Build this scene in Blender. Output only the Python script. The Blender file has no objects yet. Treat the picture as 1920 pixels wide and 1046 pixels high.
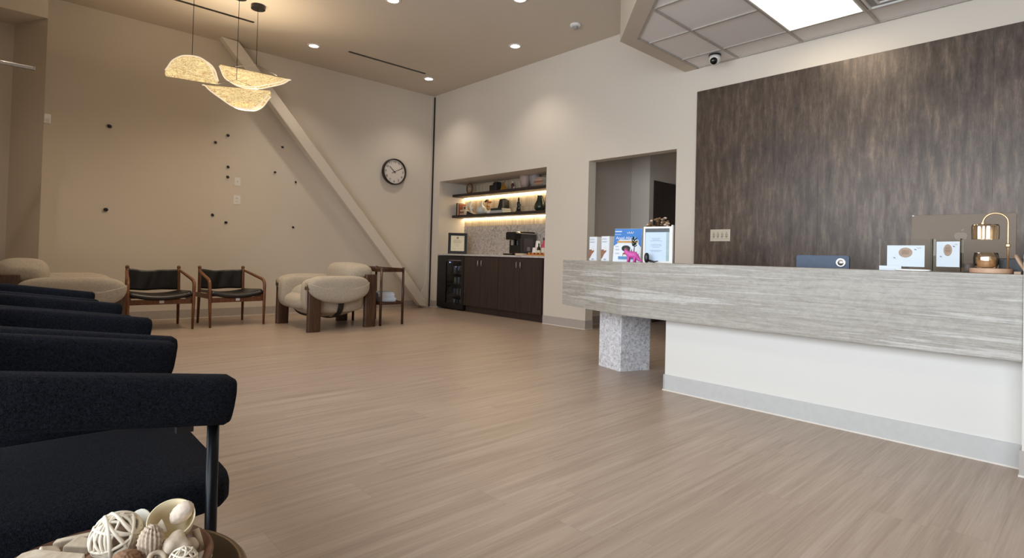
import bpy, bmesh, math, random
from mathutils import Vector, Matrix
random.seed(7)
PI = math.pi
SC = bpy.context.scene
COL = SC.collection

# ------------------------------------------------------------------ camera
def camera():
    yaw, pitch, roll, f, py = .7459, .0167, .0263, 1036.593, 462.247
    fw = Vector((math.sin(yaw)*math.cos(pitch), math.cos(yaw)*math.cos(pitch), math.sin(pitch)))
    r = Vector((math.cos(yaw), -math.sin(yaw), 0)); u = r.cross(fw)
    c, s = math.cos(roll), math.sin(roll)
    r, u = c*r + s*u, -s*r + c*u
    cd = bpy.data.cameras.new('camera'); co = bpy.data.objects.new('camera', cd); COL.objects.link(co)
    cd.sensor_fit = 'HORIZONTAL'; cd.sensor_width = 36; cd.lens = 36*f/1920; cd.shift_y = (py-523)/1920
    cd.clip_start = .02; cd.clip_end = 200
    m = Matrix((r, u, -fw)).transposed().to_4x4(); m.translation = Vector((0, 0, .92))
    co.matrix_world = m
    SC.camera = co
camera()

# ------------------------------------------------------------------ world, daylight, exposure
SC.view_settings.view_transform = 'Standard'; SC.view_settings.look = 'None'
SC.view_settings.gamma = 1; SC.view_settings.use_curve_mapping = False
SC.view_settings.exposure = -0.11
w = bpy.data.worlds.new('world'); SC.world = w; w.use_nodes = True
w.node_tree.nodes['Background'].inputs[0].default_value = (.86, .90, 1.0, 1)
w.node_tree.nodes['Background'].inputs[1].default_value = 8.6
SC.cycles.use_denoising = True
SC.cycles.max_bounces = 8; SC.cycles.diffuse_bounces = 4; SC.cycles.glossy_bounces = 3
SC.cycles.transmission_bounces = 6; SC.cycles.transparent_max_bounces = 12
SC.cycles.sample_clamp_indirect = 4; SC.cycles.caustics_reflective = False; SC.cycles.caustics_refractive = False
def portal(loc, rot, sx, sy):
    l = bpy.data.lights.new('window_portal', 'AREA'); l.shape = 'RECTANGLE'; l.size = sx; l.size_y = sy
    l.cycles.is_portal = True
    o = bpy.data.objects.new('window_portal', l); COL.objects.link(o); o.location = loc; o.rotation_euler = rot
portal((-.80, 1.05, 1.62), (0, -PI/2, 0), 2.75, 6.9)

# ------------------------------------------------------------------ helpers: tags
def tag(o, label, cat, group=None):
    o['label'] = label; o['category'] = cat
    if group: o['group'] = group
    return o
def thing(name, label, cat, loc=(0, 0, 0), rotz=0, group=None):
    o = bpy.data.objects.new(name, None); COL.objects.link(o); o.empty_display_size = .1
    o.location = loc; o.rotation_euler = (0, 0, rotz)
    return tag(o, label, cat, group)
def dup(root, loc=None, rotz=None, label=None):
    r = root.copy(); COL.objects.link(r)
    if loc is not None: r.location = loc
    if rotz is not None: r.rotation_euler = (0, 0, rotz)
    if label: r['label'] = label
    for ch in list(root.children):
        c = ch.copy(); COL.objects.link(c); c.parent = r
        for g in list(ch.children):
            d = g.copy(); COL.objects.link(d); d.parent = c
    return r
# ------------------------------------------------------------------ helpers: shapes
def obj(name, bm, m, parent=None, smooth=False, bevel=0, sub=0, loc=None, rot=None, label=None, auto=None):
    bmesh.ops.recalc_face_normals(bm, faces=bm.faces)
    me = bpy.data.meshes.new(name); bm.to_mesh(me); bm.free()
    for x in (m if isinstance(m, (list, tuple)) else [m]): me.materials.append(x)
    if smooth:
        for p in me.polygons: p.use_smooth = True
    o = bpy.data.objects.new(name, me); COL.objects.link(o)
    if parent: o.parent = parent
    if loc is not None: o.location = loc
    if rot is not None: o.rotation_euler = rot
    if bevel:
        b = o.modifiers.new('bevel', 'BEVEL'); b.width = bevel; b.segments = 2; b.limit_method = 'ANGLE'; b.angle_limit = .7
    if sub:
        s = o.modifiers.new('sub', 'SUBSURF'); s.levels = sub; s.render_levels = sub
    if label: o['label'] = label
    return o
def struct(name, bm, m, **k):
    o = obj(name, bm, m, **k); o['kind'] = 'structure'; return o
def B(): return bmesh.new()
def box(bm, x0, x1, y0, y1, z0, z1, M=None, mi=0):
    vs = [bm.verts.new((x, y, z)) for x in (x0, x1) for y in (y0, y1) for z in (z0, z1)]
    for f in ((0,1,3,2),(4,6,7,5),(0,4,5,1),(2,3,7,6),(0,2,6,4),(1,5,7,3)):
        bm.faces.new([vs[i] for i in f]).material_index = mi
    if M is not None: bmesh.ops.transform(bm, matrix=M, verts=vs)
    return bm
def bx(*a, **k): return box(B(), *a, **k)
def prism(bm, poly, z0, z1, M=None, mi=0):
    lo = [bm.verts.new((p[0], p[1], z0)) for p in poly]; hi = [bm.verts.new((p[0], p[1], z1)) for p in poly]
    n = len(poly)
    fs = [bm.faces.new(lo[::-1]), bm.faces.new(hi)] + [bm.faces.new((lo[i], lo[(i+1) % n], hi[(i+1) % n], hi[i])) for i in range(n)]
    for f in fs: f.material_index = mi
    if M is not None: bmesh.ops.transform(bm, matrix=M, verts=lo+hi)
    return bm
def tube(bm, pts, r, seg=12, closed=False, flat=None, mi=0, up0=None):
    """sweep a circle (or flat=(w,h) rounded rectangle) along pts"""
    P = [Vector(p) for p in pts]; n = len(P); rings = []
    R = r if isinstance(r, (list, tuple)) else [r]*n
    up = Vector(up0) if up0 else None
    for i in range(n):
        if closed: t = (P[(i+1) % n]-P[i-1]).normalized()
        else: t = (P[min(i+1, n-1)]-P[max(i-1, 0)]).normalized()
        if up is None:
            up = Vector((0, 0, 1)) if abs(t.z) < .9 else Vector((0, 1, 0))
        a = t.cross(up)
        if a.length < 1e-4: a = t.cross(Vector((1, .3, 0)))
        a.normalize(); b = a.cross(t).normalized(); up = b
        ring = []
        for k in range(seg):
            th = 2*PI*k/seg + PI/seg
            if flat:
                c, s = math.cos(th), math.sin(th); e = flat[2] if len(flat) > 2 else .45
                q = a*(flat[0]*math.copysign(abs(c)**e, c)*R[i]) + b*(flat[1]*math.copysign(abs(s)**e, s)*R[i])
            else: q = (a*math.cos(th)+b*math.sin(th))*R[i]
            ring.append(bm.verts.new(P[i]+q))
        rings.append(ring)
    m = n if closed else n-1
    for i in range(m):
        A, C = rings[i], rings[(i+1) % n]
        for k in range(seg):
            bm.faces.new((A[k], A[(k+1) % seg], C[(k+1) % seg], C[k])).material_index = mi
    if not closed:
        bm.faces.new(rings[0][::-1]).material_index = mi; bm.faces.new(rings[-1]).material_index = mi
    return bm
def lathe(bm, prof, seg=24, M=None, mi=0, sx=1, sy=1):
    rings = []; allv = []
    for r, z in prof:
        if r < 1e-5: v = bm.verts.new((0, 0, z)); rings.append([v]); allv.append(v)
        else:
            ring = [bm.verts.new((r*sx*math.cos(2*PI*k/seg), r*sy*math.sin(2*PI*k/seg), z)) for k in range(seg)]
            rings.append(ring); allv += ring
    for A, C in zip(rings, rings[1:]):
        for k in range(seg):
            k2 = (k+1) % seg
            if len(A) == 1 and len(C) == 1: continue
            if len(A) == 1: f = bm.faces.new((A[0], C[k2], C[k]))
            elif len(C) == 1: f = bm.faces.new((A[k], A[k2], C[0]))
            else: f = bm.faces.new((A[k], A[k2], C[k2], C[k]))
            f.material_index = mi
    if M is not None: bmesh.ops.transform(bm, matrix=M, verts=allv)
    return bm
def solid(r, z0, z1): return [(0, z0), (r, z0), (r, z1), (0, z1)]
def pillow(bm, c, s, e1=.5, e2=.5, nu=40, nv=20, fn=None, M=None):
    """superellipsoid centred c, half sizes s, on an even cube grid; smaller exponents are boxier"""
    m = max(2, nu//4); n1, n2 = 2/e1, 2/e2; key = {}; allv = []
    def V(i, j, k):
        if (i, j, k) in key: return key[i, j, k]
        p = Vector((math.tan(PI/4*(2*i/m-1)), math.tan(PI/4*(2*j/m-1)), math.tan(PI/4*(2*k/m-1))))
        f = ((abs(p.x)**n2+abs(p.y)**n2)**(n1/n2)+abs(p.z)**n1)**(1/n1); p = p/f
        q = Vector((c[0]+p.x*s[0], c[1]+p.y*s[1], c[2]+p.z*s[2]))
        if fn: q = Vector(fn(q, p))
        v = key[i, j, k] = bm.verts.new(q); allv.append(v); return v
    for a in range(m):
        for b in range(m):
            for f in (((a,b,0),(a,b+1,0),(a+1,b+1,0),(a+1,b,0)), ((a,b,m),(a+1,b,m),(a+1,b+1,m),(a,b+1,m)),
                      ((a,0,b),(a+1,0,b),(a+1,0,b+1),(a,0,b+1)), ((a,m,b),(a,m,b+1),(a+1,m,b+1),(a+1,m,b)),
                      ((0,a,b),(0,a,b+1),(0,a+1,b+1),(0,a+1,b)), ((m,a,b),(m,a+1,b),(m,a+1,b+1),(m,a,b+1))):
                bm.faces.new([V(*q) for q in f])
    if M is not None: bmesh.ops.transform(bm, matrix=M, verts=allv)
    return bm
def T(x, y, z): return Matrix.Translation((x, y, z))
def RX(a): return Matrix.Rotation(a, 4, 'X')
def RY(a): return Matrix.Rotation(a, 4, 'Y')
def RZ(a): return Matrix.Rotation(a, 4, 'Z')
def wig(p, k, a):
    return a*(math.sin(p.x*k+1.3)*math.cos(p.y*k*1.17+.4)+math.sin(p.z*k*1.31+p.x*k*.5))
def text(bm, s, size, M, depth=.0006, mi=0):
    cu = bpy.data.curves.new('t', 'FONT'); cu.body = s; cu.size = size; cu.extrude = depth; cu.resolution_u = 2
    cu.align_x = 'CENTER'; cu.align_y = 'CENTER'
    o = bpy.data.objects.new('t', cu); COL.objects.link(o)
    dg = bpy.context.evaluated_depsgraph_get(); me = bpy.data.meshes.new_from_object(o.evaluated_get(dg))
    n0 = len(bm.verts); bm.from_mesh(me); bm.verts.ensure_lookup_table()
    bmesh.ops.transform(bm, matrix=M, verts=bm.verts[n0:])
    bpy.data.objects.remove(o); bpy.data.curves.remove(cu); bpy.data.meshes.remove(me)
    return bm
def lines(bm, x, z, wdt, n, gap, h=.0012, y0=-.0006, y1=0, jit=.3, center=True):
    """small illegible printed lines in the xz plane"""
    for i in range(n):
        ww = wdt*(1-random.random()*jit); xx = x-ww/2 if center else x
        q = 0
        while q < ww:
            l = min(ww-q, wdt*random.uniform(.1, .25)); box(bm, xx+q, xx+q+l*.85, y0, y1, z-i*gap-h, z-i*gap); q += l
    return bm

# ------------------------------------------------------------------ materials
class Mat:
    def __init__(s, name, col=(.5, .5, .5), rough=.5, metal=0, spec=.5, **k):
        s.m = bpy.data.materials.new(name); s.m.use_nodes = True; s.nt = s.m.node_tree; s.n = s.nt.nodes
        s.b = s.n['Principled BSDF']; s.out = s.n['Material Output']
        s.set('Base Color', col); s.set('Roughness', rough); s.set('Metallic', metal); s.set('Specular IOR Level', spec)
        for a, v in k.items(): s.set(a, v)
        s.tc = None
    def set(s, a, v):
        if isinstance(v, tuple) and len(v) == 3: v = (*v, 1)
        s.b.inputs[a].default_value = v
    def node(s, t, **k):
        n = s.n.new(t)
        for a, v in k.items():
            if hasattr(n, a): setattr(n, a, v)
            else: n.inputs[a.replace('_', ' ')].default_value = v
        return n
    def link(s, a, b): s.nt.links.new(a, b)
    def coords(s, scale=(1, 1, 1), rot=(0, 0, 0), world=False):
        if world: o = s.node('ShaderNodeNewGeometry').outputs['Position']
        else: o = s.node('ShaderNodeTexCoord').outputs['Object']
        mp = s.node('ShaderNodeMapping'); mp.inputs['Scale'].default_value = scale; mp.inputs['Rotation'].default_value = rot
        s.link(o, mp.inputs[0]); return mp.outputs[0]
    def noise(s, vec, scale, detail=4, rough=.5, dist=0):
        n = s.node('ShaderNodeTexNoise'); s.link(vec, n.inputs['Vector'])
        n.inputs['Scale'].default_value = scale; n.inputs['Detail'].default_value = detail
        n.inputs['Roughness'].default_value = rough; n.inputs['Distortion'].default_value = dist
        return n.outputs['Fac']
    def ramp(s, fac, stops):
        r = s.node('ShaderNodeValToRGB'); s.link(fac, r.inputs[0]); e = r.color_ramp.elements
        while len(e) < len(stops): e.new(.5)
        for x, (p, c) in zip(e, stops):
            x.position = p; x.color = (*c, 1) if not isinstance(c, (int, float)) else (c, c, c, 1)
        return r.outputs[0]
    def mix(s, fac, a, b, mode='MIX'):
        n = s.node('ShaderNodeMix', data_type='RGBA'); n.blend_type = mode
        if isinstance(fac, (int, float)): n.inputs[0].default_value = fac
        else: s.link(fac, n.inputs[0])
        for i, v in ((6, a), (7, b)):
            if isinstance(v, tuple): n.inputs[i].default_value = (*v, 1)
            else: s.link(v, n.inputs[i])
        return n.outputs[2]
    def base(s, c): s.link(c, s.b.inputs['Base Color'])
    def bump(s, h, strength=.3, dist=.01):
        n = s.node('ShaderNodeBump'); n.inputs['Strength'].default_value = strength; n.inputs['Distance'].default_value = dist
        s.link(h, n.inputs['Height']); s.link(n.outputs[0], s.b.inputs['Normal'])
def srgb(r, g, b):
    f = lambda v: (v/255/12.92) if v/255 <= .04045 else ((v/255+.055)/1.055)**2.4
    return (f(r), f(g), f(b))
def plain(name, rgb, rough=.5, metal=0, var=.08, scale=30, **k):
    """simple procedural material: colour with faint mottling"""
    m = Mat(name, srgb(*rgb), rough, metal, **k); c = srgb(*rgb)
    f = m.noise(m.coords(), scale, 3)
    m.base(m.ramp(f, [(.3, tuple(x*(1-var) for x in c)), (.7, tuple(min(1, x*(1+var)) for x in c))]))
    return m.m
def emit(name, col, strength):
    m = Mat(name, col, .5); m.set('Emission Color', col); m.set('Emission Strength', strength); return m.m
def grained(name, a, b, scale=(1, 12, 12), rough=.4, ns=6, spec=.5, world=False):
    m = Mat(name, srgb(*a), rough, spec=spec); v = m.coords(scale, world=world)
    f = m.noise(v, ns, 5, .6, .6); m.base(m.ramp(f, [(.3, srgb(*a)), (.7, srgb(*b))])); m.bump(f, .1, .002)
    return m.m

def paint(name, rgb):
    m = Mat(name, srgb(*rgb), .75, spec=.25); f = m.noise(m.coords((1, 1, 1), world=True), 140, 2); m.bump(f, .06, .002)
    g = m.noise(m.coords((1, 1, 1), world=True), .9, 2); c = srgb(*rgb)
    m.base(m.ramp(g, [(.3, tuple(x*.97 for x in c)), (.7, c)])); return m.m
M_wall = paint('wall_paint', (216, 207, 195))
M_ceil = paint('ceiling_paint', (205, 194, 180))
M_desk_paint = paint('desk_paint', (219, 217, 212))
M_base = plain('baseboard_vinyl', (176, 168, 162), .45, var=.04)
M_basew = plain('baseboard_caulk', (222, 216, 208), .5, var=.03)
M_tile = None
def mk():
    g = globals()
    # floor planks along world x, .18 wide
    m = Mat('wood_plank_floor', rough=.4, spec=.45)
    v = m.coords((1, 1, 1), world=True)
    sep = m.node('ShaderNodeSeparateXYZ'); m.link(v, sep.inputs[0])
    def math_(op, a, b=None, c=None):
        n = m.node('ShaderNodeMath', operation=op)
        for i, q in enumerate((a, b, c)):
            if q is None: continue
            if isinstance(q, (int, float)): n.inputs[i].default_value = q
            else: m.link(q, n.inputs[i])
        return n.outputs[0]
    yy = math_('DIVIDE', math_('ADD', sep.outputs[1], .287), .18)
    row = math_('FLOOR', yy); fr = math_('FRACT', yy)
    wn = m.node('ShaderNodeTexWhiteNoise', noise_dimensions='1D'); m.link(row, wn.inputs['W'])
    xx = math_('DIVIDE', math_('ADD', sep.outputs[0], math_('MULTIPLY', wn.outputs[0], 1.5)), 1.22)
    fx = math_('FRACT', xx); cell = math_('FLOOR', xx)
    wn2 = m.node('ShaderNodeTexWhiteNoise', noise_dimensions='2D')
    cb = m.node('ShaderNodeCombineXYZ'); m.link(row, cb.inputs[0]); m.link(cell, cb.inputs[1]); m.link(cb.outputs[0], wn2.inputs['Vector'])
    # grain coordinates offset per plank
    gx = m.node('ShaderNodeCombineXYZ'); m.link(math_('MULTIPLY', sep.outputs[0], .6), gx.inputs[0])
    m.link(math_('MULTIPLY', sep.outputs[1], 14), gx.inputs[1]); m.link(math_('MULTIPLY', wn2.outputs[0], .7), gx.inputs[2])
    n1 = m.noise(gx.outputs[0], 1.6, 6, .6, .4)
    gx2 = m.node('ShaderNodeCombineXYZ'); m.link(math_('MULTIPLY', sep.outputs[0], 2.5), gx2.inputs[0])
    m.link(math_('MULTIPLY', sep.outputs[1], 90), gx2.inputs[1]); m.link(math_('MULTIPLY', wn2.outputs[0], 40), gx2.inputs[2])
    n2 = m.noise(gx2.outputs[0], 1.4, 4, .6)
    c1 = m.ramp(n1, [(.28, srgb(150, 131, 115)), (.5, srgb(165, 146, 130)), (.72, srgb(178, 160, 145))])
    c2 = m.ramp(n2, [(.3, (.84, .83, .82)), (.65, (1.06, 1.06, 1.05))])
    c = m.mix(.55, c1, c2, 'MULTIPLY')
    c = m.mix(.5, c, m.ramp(wn2.outputs[0], [(0, (.965, .96, .955)), (1, (1.02, 1.02, 1.02))]), 'MULTIPLY')
    e1 = math_('MINIMUM', fr, math_('SUBTRACT', 1, fr)); e2 = math_('MULTIPLY', math_('MINIMUM', fx, math_('SUBTRACT', 1, fx)), 6.7)
    seam = math_('LESS_THAN', math_('MINIMUM', e1, e2), .0055)
    c = m.mix(math_('MULTIPLY', seam, .28), c, (.16, .12, .09))
    m.base(c)
    m.link(m.ramp(n2, [(.3, .42), (.7, .30)]), m.b.inputs['Roughness']); m.bump(n2, .05, .002)
    g['M_floor'] = m.m
    # dark metallic laminate with vertical streaks
    m = Mat('streaked_bronze_laminate', rough=.36, metal=.35, spec=.5)
    v = m.coords((1, 8, 1.3), world=True); n1 = m.noise(v, 2.2, 10, .74, .15)
    v2 = m.coords((1, 1, 1), world=True); n2 = m.noise(v2, 1.3, 4, .55, .4)
    v3 = m.coords((1, 40, 4.5), world=True); n3 = m.noise(v3, 2.2, 6, .75, .3)
    n4 = m.noise(m.coords((1, 1.6, 1), world=True), 10, 9, .80, .3)
    c = m.ramp(n1, [(.32, srgb(68, 58, 52)), (.5, srgb(88, 77, 69)), (.68, srgb(118, 103, 91))])
    c = m.mix(.8, c, m.ramp(n2, [(.32, (.74, .74, .76)), (.68, (1.22, 1.20, 1.17))]), 'MULTIPLY')
    c = m.mix(.45, c, m.ramp(n3, [(.3, (.68, .68, .68)), (.7, (1.3, 1.28, 1.25))]), 'MULTIPLY')
    c = m.mix(.75, c, m.ramp(n4, [(.36, (.74, .74, .75)), (.64, (1.2, 1.2, 1.2))]), 'MULTIPLY')
    m.base(c); m.link(m.ramp(n4, [(.3, .27), (.7, .42)]), m.b.inputs['Roughness'])
    g['M_panel'] = m.m
    # travertine with horizontal bands
    m = Mat('silver_travertine', rough=.42)
    v = m.coords((.45, .45, 17), world=True); n1 = m.noise(v, 1.25, 9, .74, .25)
    v2 = m.coords((4, 4, 46), world=True); n2 = m.noise(v2, 1.5, 7, .75, .6)
    n3 = m.noise(m.coords((1, 1, 1.5), world=True), 22, 8, .8, .8)
    n5 = m.noise(m.coords((2.2, 2.2, 26), world=True), 2.0, 5, .6, .4)
    c = m.ramp(n1, [(.30, srgb(140, 134, 125)), (.44, srgb(172, 167, 159)), (.52, srgb(150, 144, 135)), (.60, srgb(192, 189, 184)), (.75, srgb(160, 154, 145))])
    c = m.mix(.7, c, m.ramp(n2, [(.32, (.66, .65, .63)), (.44, (.96, .96, .95)), (.7, (1.06, 1.06, 1.06))]), 'MULTIPLY')
    c = m.mix(.8, c, m.ramp(n3, [(.34, (.80, .80, .80)), (.6, (1.08, 1.08, 1.08))]), 'MULTIPLY')
    c = m.mix(.8, c, m.ramp(n5, [(.26, (.50, .47, .44)), (.33, (1, 1, 1))]), 'MULTIPLY')
    m.base(c); m.bump(n2, .12, .003); g['M_trav'] = m.m
    # flecked marble
    def marble(name, a, b, c_, sc):
        m = Mat(name, rough=.35); v = m.coords(world=True)
        n1 = m.noise(v, sc, 6, .7, 1.2); n2 = m.noise(v, sc*2.6, 4, .6, .8)
        c = m.ramp(n1, [(.35, srgb(*a)), (.5, srgb(*b)), (.65, srgb(*c_))])
        m.base(m.mix(.5, c, m.ramp(n2, [(.35, (.75, .75, .78)), (.6, (1.05, 1.05, 1.05))]), 'MULTIPLY')); return m.m
    g['M_pillar'] = marble('grey_flecked_stone', (168, 166, 168), (222, 221, 224), (248, 247, 248), 38)
    g['M_splash'] = marble('pale_flecked_marble', (140, 130, 124), (190, 182, 176), (214, 208, 202), 22)
    g['M_top'] = marble('worktop_quartz', (176, 170, 166), (198, 194, 190), (214, 210, 206), 30)
    # boucle fabrics
    def boucle(name, a, b, sc, st=.7, rough=.95, sheen=.3):
        m = Mat(name, rough=rough, spec=.15); v = m.coords(world=True)
        n1 = m.noise(v, sc, 3, .6, 1.0); n2 = m.noise(v, sc*.12, 2)
        m.base(m.ramp(n1, [(.35, srgb(*a)), (.65, srgb(*b))])); m.set('Sheen Weight', sheen); m.set('Sheen Roughness', .5)
        m.set('Sheen Tint', srgb(*b))
        m.bump(n1, st, .006); return m.m
    g['M_navy'] = boucle('navy_boucle', (1, 2, 4), (30, 33, 44), 240, 1.0, sheen=.03)
    g['M_cream'] = boucle('cream_boucle', (158, 147, 132), (190, 180, 166), 160, .35)
    g['M_walnut'] = grained('walnut', (48, 30, 20), (92, 62, 42), (14, 14, 1.2))
    g['M_teak'] = grained('teak', (84, 48, 26), (128, 80, 48), (10, 10, 2))
    g['M_tablewood'] = grained('dark_table_wood', (44, 24, 15), (84, 50, 32), (10, 10, 2), .3)
    m = Mat('dark_cabinet_laminate', rough=.45); v = m.coords((10, 10, .5), world=True); f = m.noise(v, 4, 5, .6)
    m.base(m.ramp(f, [(.3, srgb(38, 27, 24)), (.7, srgb(60, 46, 41))])); g['M_cab'] = m.m
    m = Mat('black_leather', rough=.38); f = m.noise(m.coords(), 180, 3); f2 = m.noise(m.coords(), 9, 2)
    m.base(m.ramp(f2, [(.3, srgb(17, 15, 15)), (.7, srgb(30, 27, 26))])); m.bump(f, .2, .001); g['M_leather'] = m.m
    # kit-kat tile: narrow vertical ribs with row joints
    m = Mat('ribbed_cream_tile', rough=.35); v = m.coords(world=True)
    sep = m.node('ShaderNodeSeparateXYZ'); m.link(v, sep.inputs[0])
    def mm(op, a, b):
        n = m.node('ShaderNodeMath', operation=op)
        for i, q in enumerate((a, b)):
            if isinstance(q, (int, float)): n.inputs[i].default_value = q
            else: m.link(q, n.inputs[i])
        return n.outputs[0]
    a = mm('DIVIDE', sep.outputs[1], .024); fa = mm('FRACT', a, 0); za = mm('DIVIDE', mm('SUBTRACT', sep.outputs[2], 1.42), .145)
    fz = mm('FRACT', za, 0)
    j = mm('MAXIMUM', mm('LESS_THAN', fa, .16), mm('LESS_THAN', fz, .03))
    wn = m.node('ShaderNodeTexWhiteNoise', noise_dimensions='2D'); cb = m.node('ShaderNodeCombineXYZ')
    m.link(mm('FLOOR', a, 0), cb.inputs[0]); m.link(mm('FLOOR', za, 0), cb.inputs[1]); m.link(cb.outputs[0], wn.inputs['Vector'])
    c = m.ramp(wn.outputs[0], [(0, srgb(190, 170, 142)), (1, srgb(220, 204, 178))])
    m.base(m.mix(mm('MULTIPLY', j, .55), c, srgb(120, 104, 88))); m.bump(mm('SUBTRACT', 1, j), .4, .003); g['M_kit'] = m.m
    # pendant shade: lit veined paper
    m = Mat('lit_paper_shade', srgb(255, 226, 170), .6); v = m.coords((.7, .7, 2.4))
    f = m.noise(v, 9, 5, .6, 3.2); f2 = m.noise(v, 6, 2)
    c = m.ramp(f, [(.34, srgb(250, 212, 142)), (.44, srgb(255, 236, 178)), (.49, srgb(170, 118, 62)), (.54, srgb(255, 238, 184)), (.62, srgb(190, 140, 78)), (.70, srgb(250, 220, 156))])
    c = m.mix(.35, c, m.ramp(f2, [(.3, (.85, .82, .75)), (.7, (1.1, 1.1, 1.1))]), 'MULTIPLY')
    em = m.node('ShaderNodeEmission'); m.link(c, em.inputs[0]); em.inputs[1].default_value = 1.0
    tr = m.node('ShaderNodeBsdfTranslucent'); m.link(c, tr.inputs[0])
    ad = m.node('ShaderNodeAddShader'); m.link(em.outputs[0], ad.inputs[0])
    mx = m.node('ShaderNodeMixShader'); mx.inputs[0].default_value = .15
    df = m.node('ShaderNodeBsdfDiffuse'); df.inputs[0].default_value = (.12, .10, .07, 1)
    m.link(df.outputs[0], mx.inputs[1]); m.link(tr.outputs[0], mx.inputs[2]); m.link(mx.outputs[0], ad.inputs[1])
    m.link(ad.outputs[0], m.out.inputs[0]); g['M_shade'] = m.m
    m = Mat('shade_rim', srgb(255, 236, 205), .6); m.set('Emission Color', srgb(255, 233, 200)); m.set('Emission Strength', .85); m.set('Base Color', (.3, .27, .22)); g['M_rim'] = m.m
    # glass
    def glass(name, tint, ref=.08, rough=.02, spec_tint=(1, 1, 1)):
        m = Mat(name); n = m.node('ShaderNodeBsdfTransparent'); n.inputs[0].default_value = (*tint, 1)
        gl = m.node('ShaderNodeBsdfGlossy'); gl.inputs['Roughness'].default_value = rough; gl.inputs[0].default_value = (*spec_tint, 1)
        lw = m.node('ShaderNodeLayerWeight'); lw.inputs[0].default_value = .18
        ad = m.node('ShaderNodeMath', operation='ADD'); m.link(lw.outputs[0], ad.inputs[0]); ad.inputs[1].default_value = ref
        mx = m.node('ShaderNodeMixShader'); m.link(ad.outputs[0], mx.inputs[0]); m.link(n.outputs[0], mx.inputs[1]); m.link(gl.outputs[0], mx.inputs[2])
        m.link(mx.outputs[0], m.out.inputs[0]); return m.m
    g['M_glass'] = glass('clear_glass', (.93, .95, .94)); g['M_acryl'] = glass('clear_acrylic', (.985, .99, .985), -.035, .06)
    g['M_amber'] = glass('amber_glass', (.95, .87, .75), .14, .08, (1, .97, .92)); g['M_dglass'] = glass('dark_glass', (.6, .62, .65), -.03)
mk()
M_black = plain('black_plastic', (18, 18, 20), .35); M_blackmetal = plain('black_metal', (16, 17, 20), .35, .6)
M_steel = plain('brushed_steel', (190, 188, 184), .3, .9); M_brass = plain('brushed_brass', (206, 178, 138), .3, .85)
M_bronze = plain('bronze_brass_tabletop', (120, 102, 78), .28, .85, .06, 60)
M_white = plain('white_plastic', (228, 226, 222), .4, var=.02); M_whitep = plain('white_paper', (226, 232, 240), .6, var=.02)
M_paperblue = plain('pale_blue_paper', (196, 214, 232), .6, var=.02)
M_ink = plain('grey_ink', (110, 112, 120), .7); M_inkdark = plain('dark_ink', (45, 45, 50), .7)
M_cream_card = plain('cream_card', (226, 218, 196), .6, var=.02)
M_acoustic = plain('acoustic_tile', (234, 229, 226), .85, var=.05, scale=220)
M_tbar = plain('ceiling_grid_metal', (176, 168, 160), .5); M_fascia = paint('soffit_paint', (200, 188, 172))

# ------------------------------------------------------------------ setting
W, D, H = 5.518, 8.103, 3.686
struct('floor', bx(-1.2, 9, -4, 9, -.1, 0), M_floor)
struct('ceiling', bx(-1.2, 6.4, -4, 8.4, H, H+.1), M_ceil)
struct('wall_back', bx(-1.2, W, D, D+.15, 0, H), M_wall)
bm = B()
for a in ((-4, 3.298, 0, H), (3.298, 4.557, 2.165, H), (4.557, 5.307, 0, H), (5.307, 7.852, 2.165, H), (7.852, 8.253, 0, H)):
    box(bm, W, W+.145, *a)
struct('wall_right', bm, M_wall)
bm = B()
box(bm, W+.145, 6.2, 7.852, 7.95, 0, 2.26); box(bm, W+.145, 6.2, 5.21, 5.307, 0, 2.26)
box(bm, 6.10, 6.2, 5.307, 7.852, 0, 2.26); box(bm, W+.145, 6.10, 5.307, 7.852, 2.165, 2.26)
struct('wall_niche', bm, M_wall)
bm = B()
box(bm, W+.145, 6.87, 4.846, 4.95, 0, 2.9); box(bm, 6.87, 6.975, 4.532, 4.95, 0, 2.9)
box(bm, 6.975, 9, 4.532, 4.60, 2.08, 2.9); box(bm, 8.9, 9, 2.8, 4.532, 0, 2.9); box(bm, W+.145, 9, 2.7, 2.8, 0, 2.9)
struct('wall_corridor', bm, M_wall)
struct('ceiling_corridor', bx(W+.145, 9, 2.7, 4.95, 2.9, 2.95), M_ceil)
bm = B()
for a in ((-4, -2.4, 0, H), (4.5, 8.253, 0, H), (-2.4, 4.5, 3.0, H), (-2.4, 4.5, 0, .25)): box(bm, -.90, -.75, *a)
struct('wall_left', bm, M_wall)
bm = B()
for y in (-2.4, -.9, .6, 2.1, 3.3, 4.46): box(bm, -.86, -.80, y, y+.04, .25, 3.0)
box(bm, -.86, -.80, -2.4, 4.5, .25, .29); box(bm, -.86, -.80, -2.4, 4.5, 2.96, 3.0)
wf = struct('window_1', bm, M_blackmetal)
obj('pane', bx(-.834, -.826, -2.38, 4.48, .29, 2.96), M_glass, wf)
struct('wall_front', bx(-.75, 6.4, -4.1, -4, 0, H), M_wall)
# corner column with its slanting face, bulkhead above
struct('wall_column', prism(B(), [(.29, 7.6), (.29, D), (.036, D)], 0, 3.29), M_wall)
struct('trim_2', bx(-.75, .29, 7.6, D, 3.29, H), M_wall)
# corner post and dark reveal
struct('trim_1', bx(W-.055, W-.004, D-.03, D, 0, H), M_wall)
struct('trim_3', bx(W-.012, W-.001, D-.062, D-.032, .0, 3.66), M_black)
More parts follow.
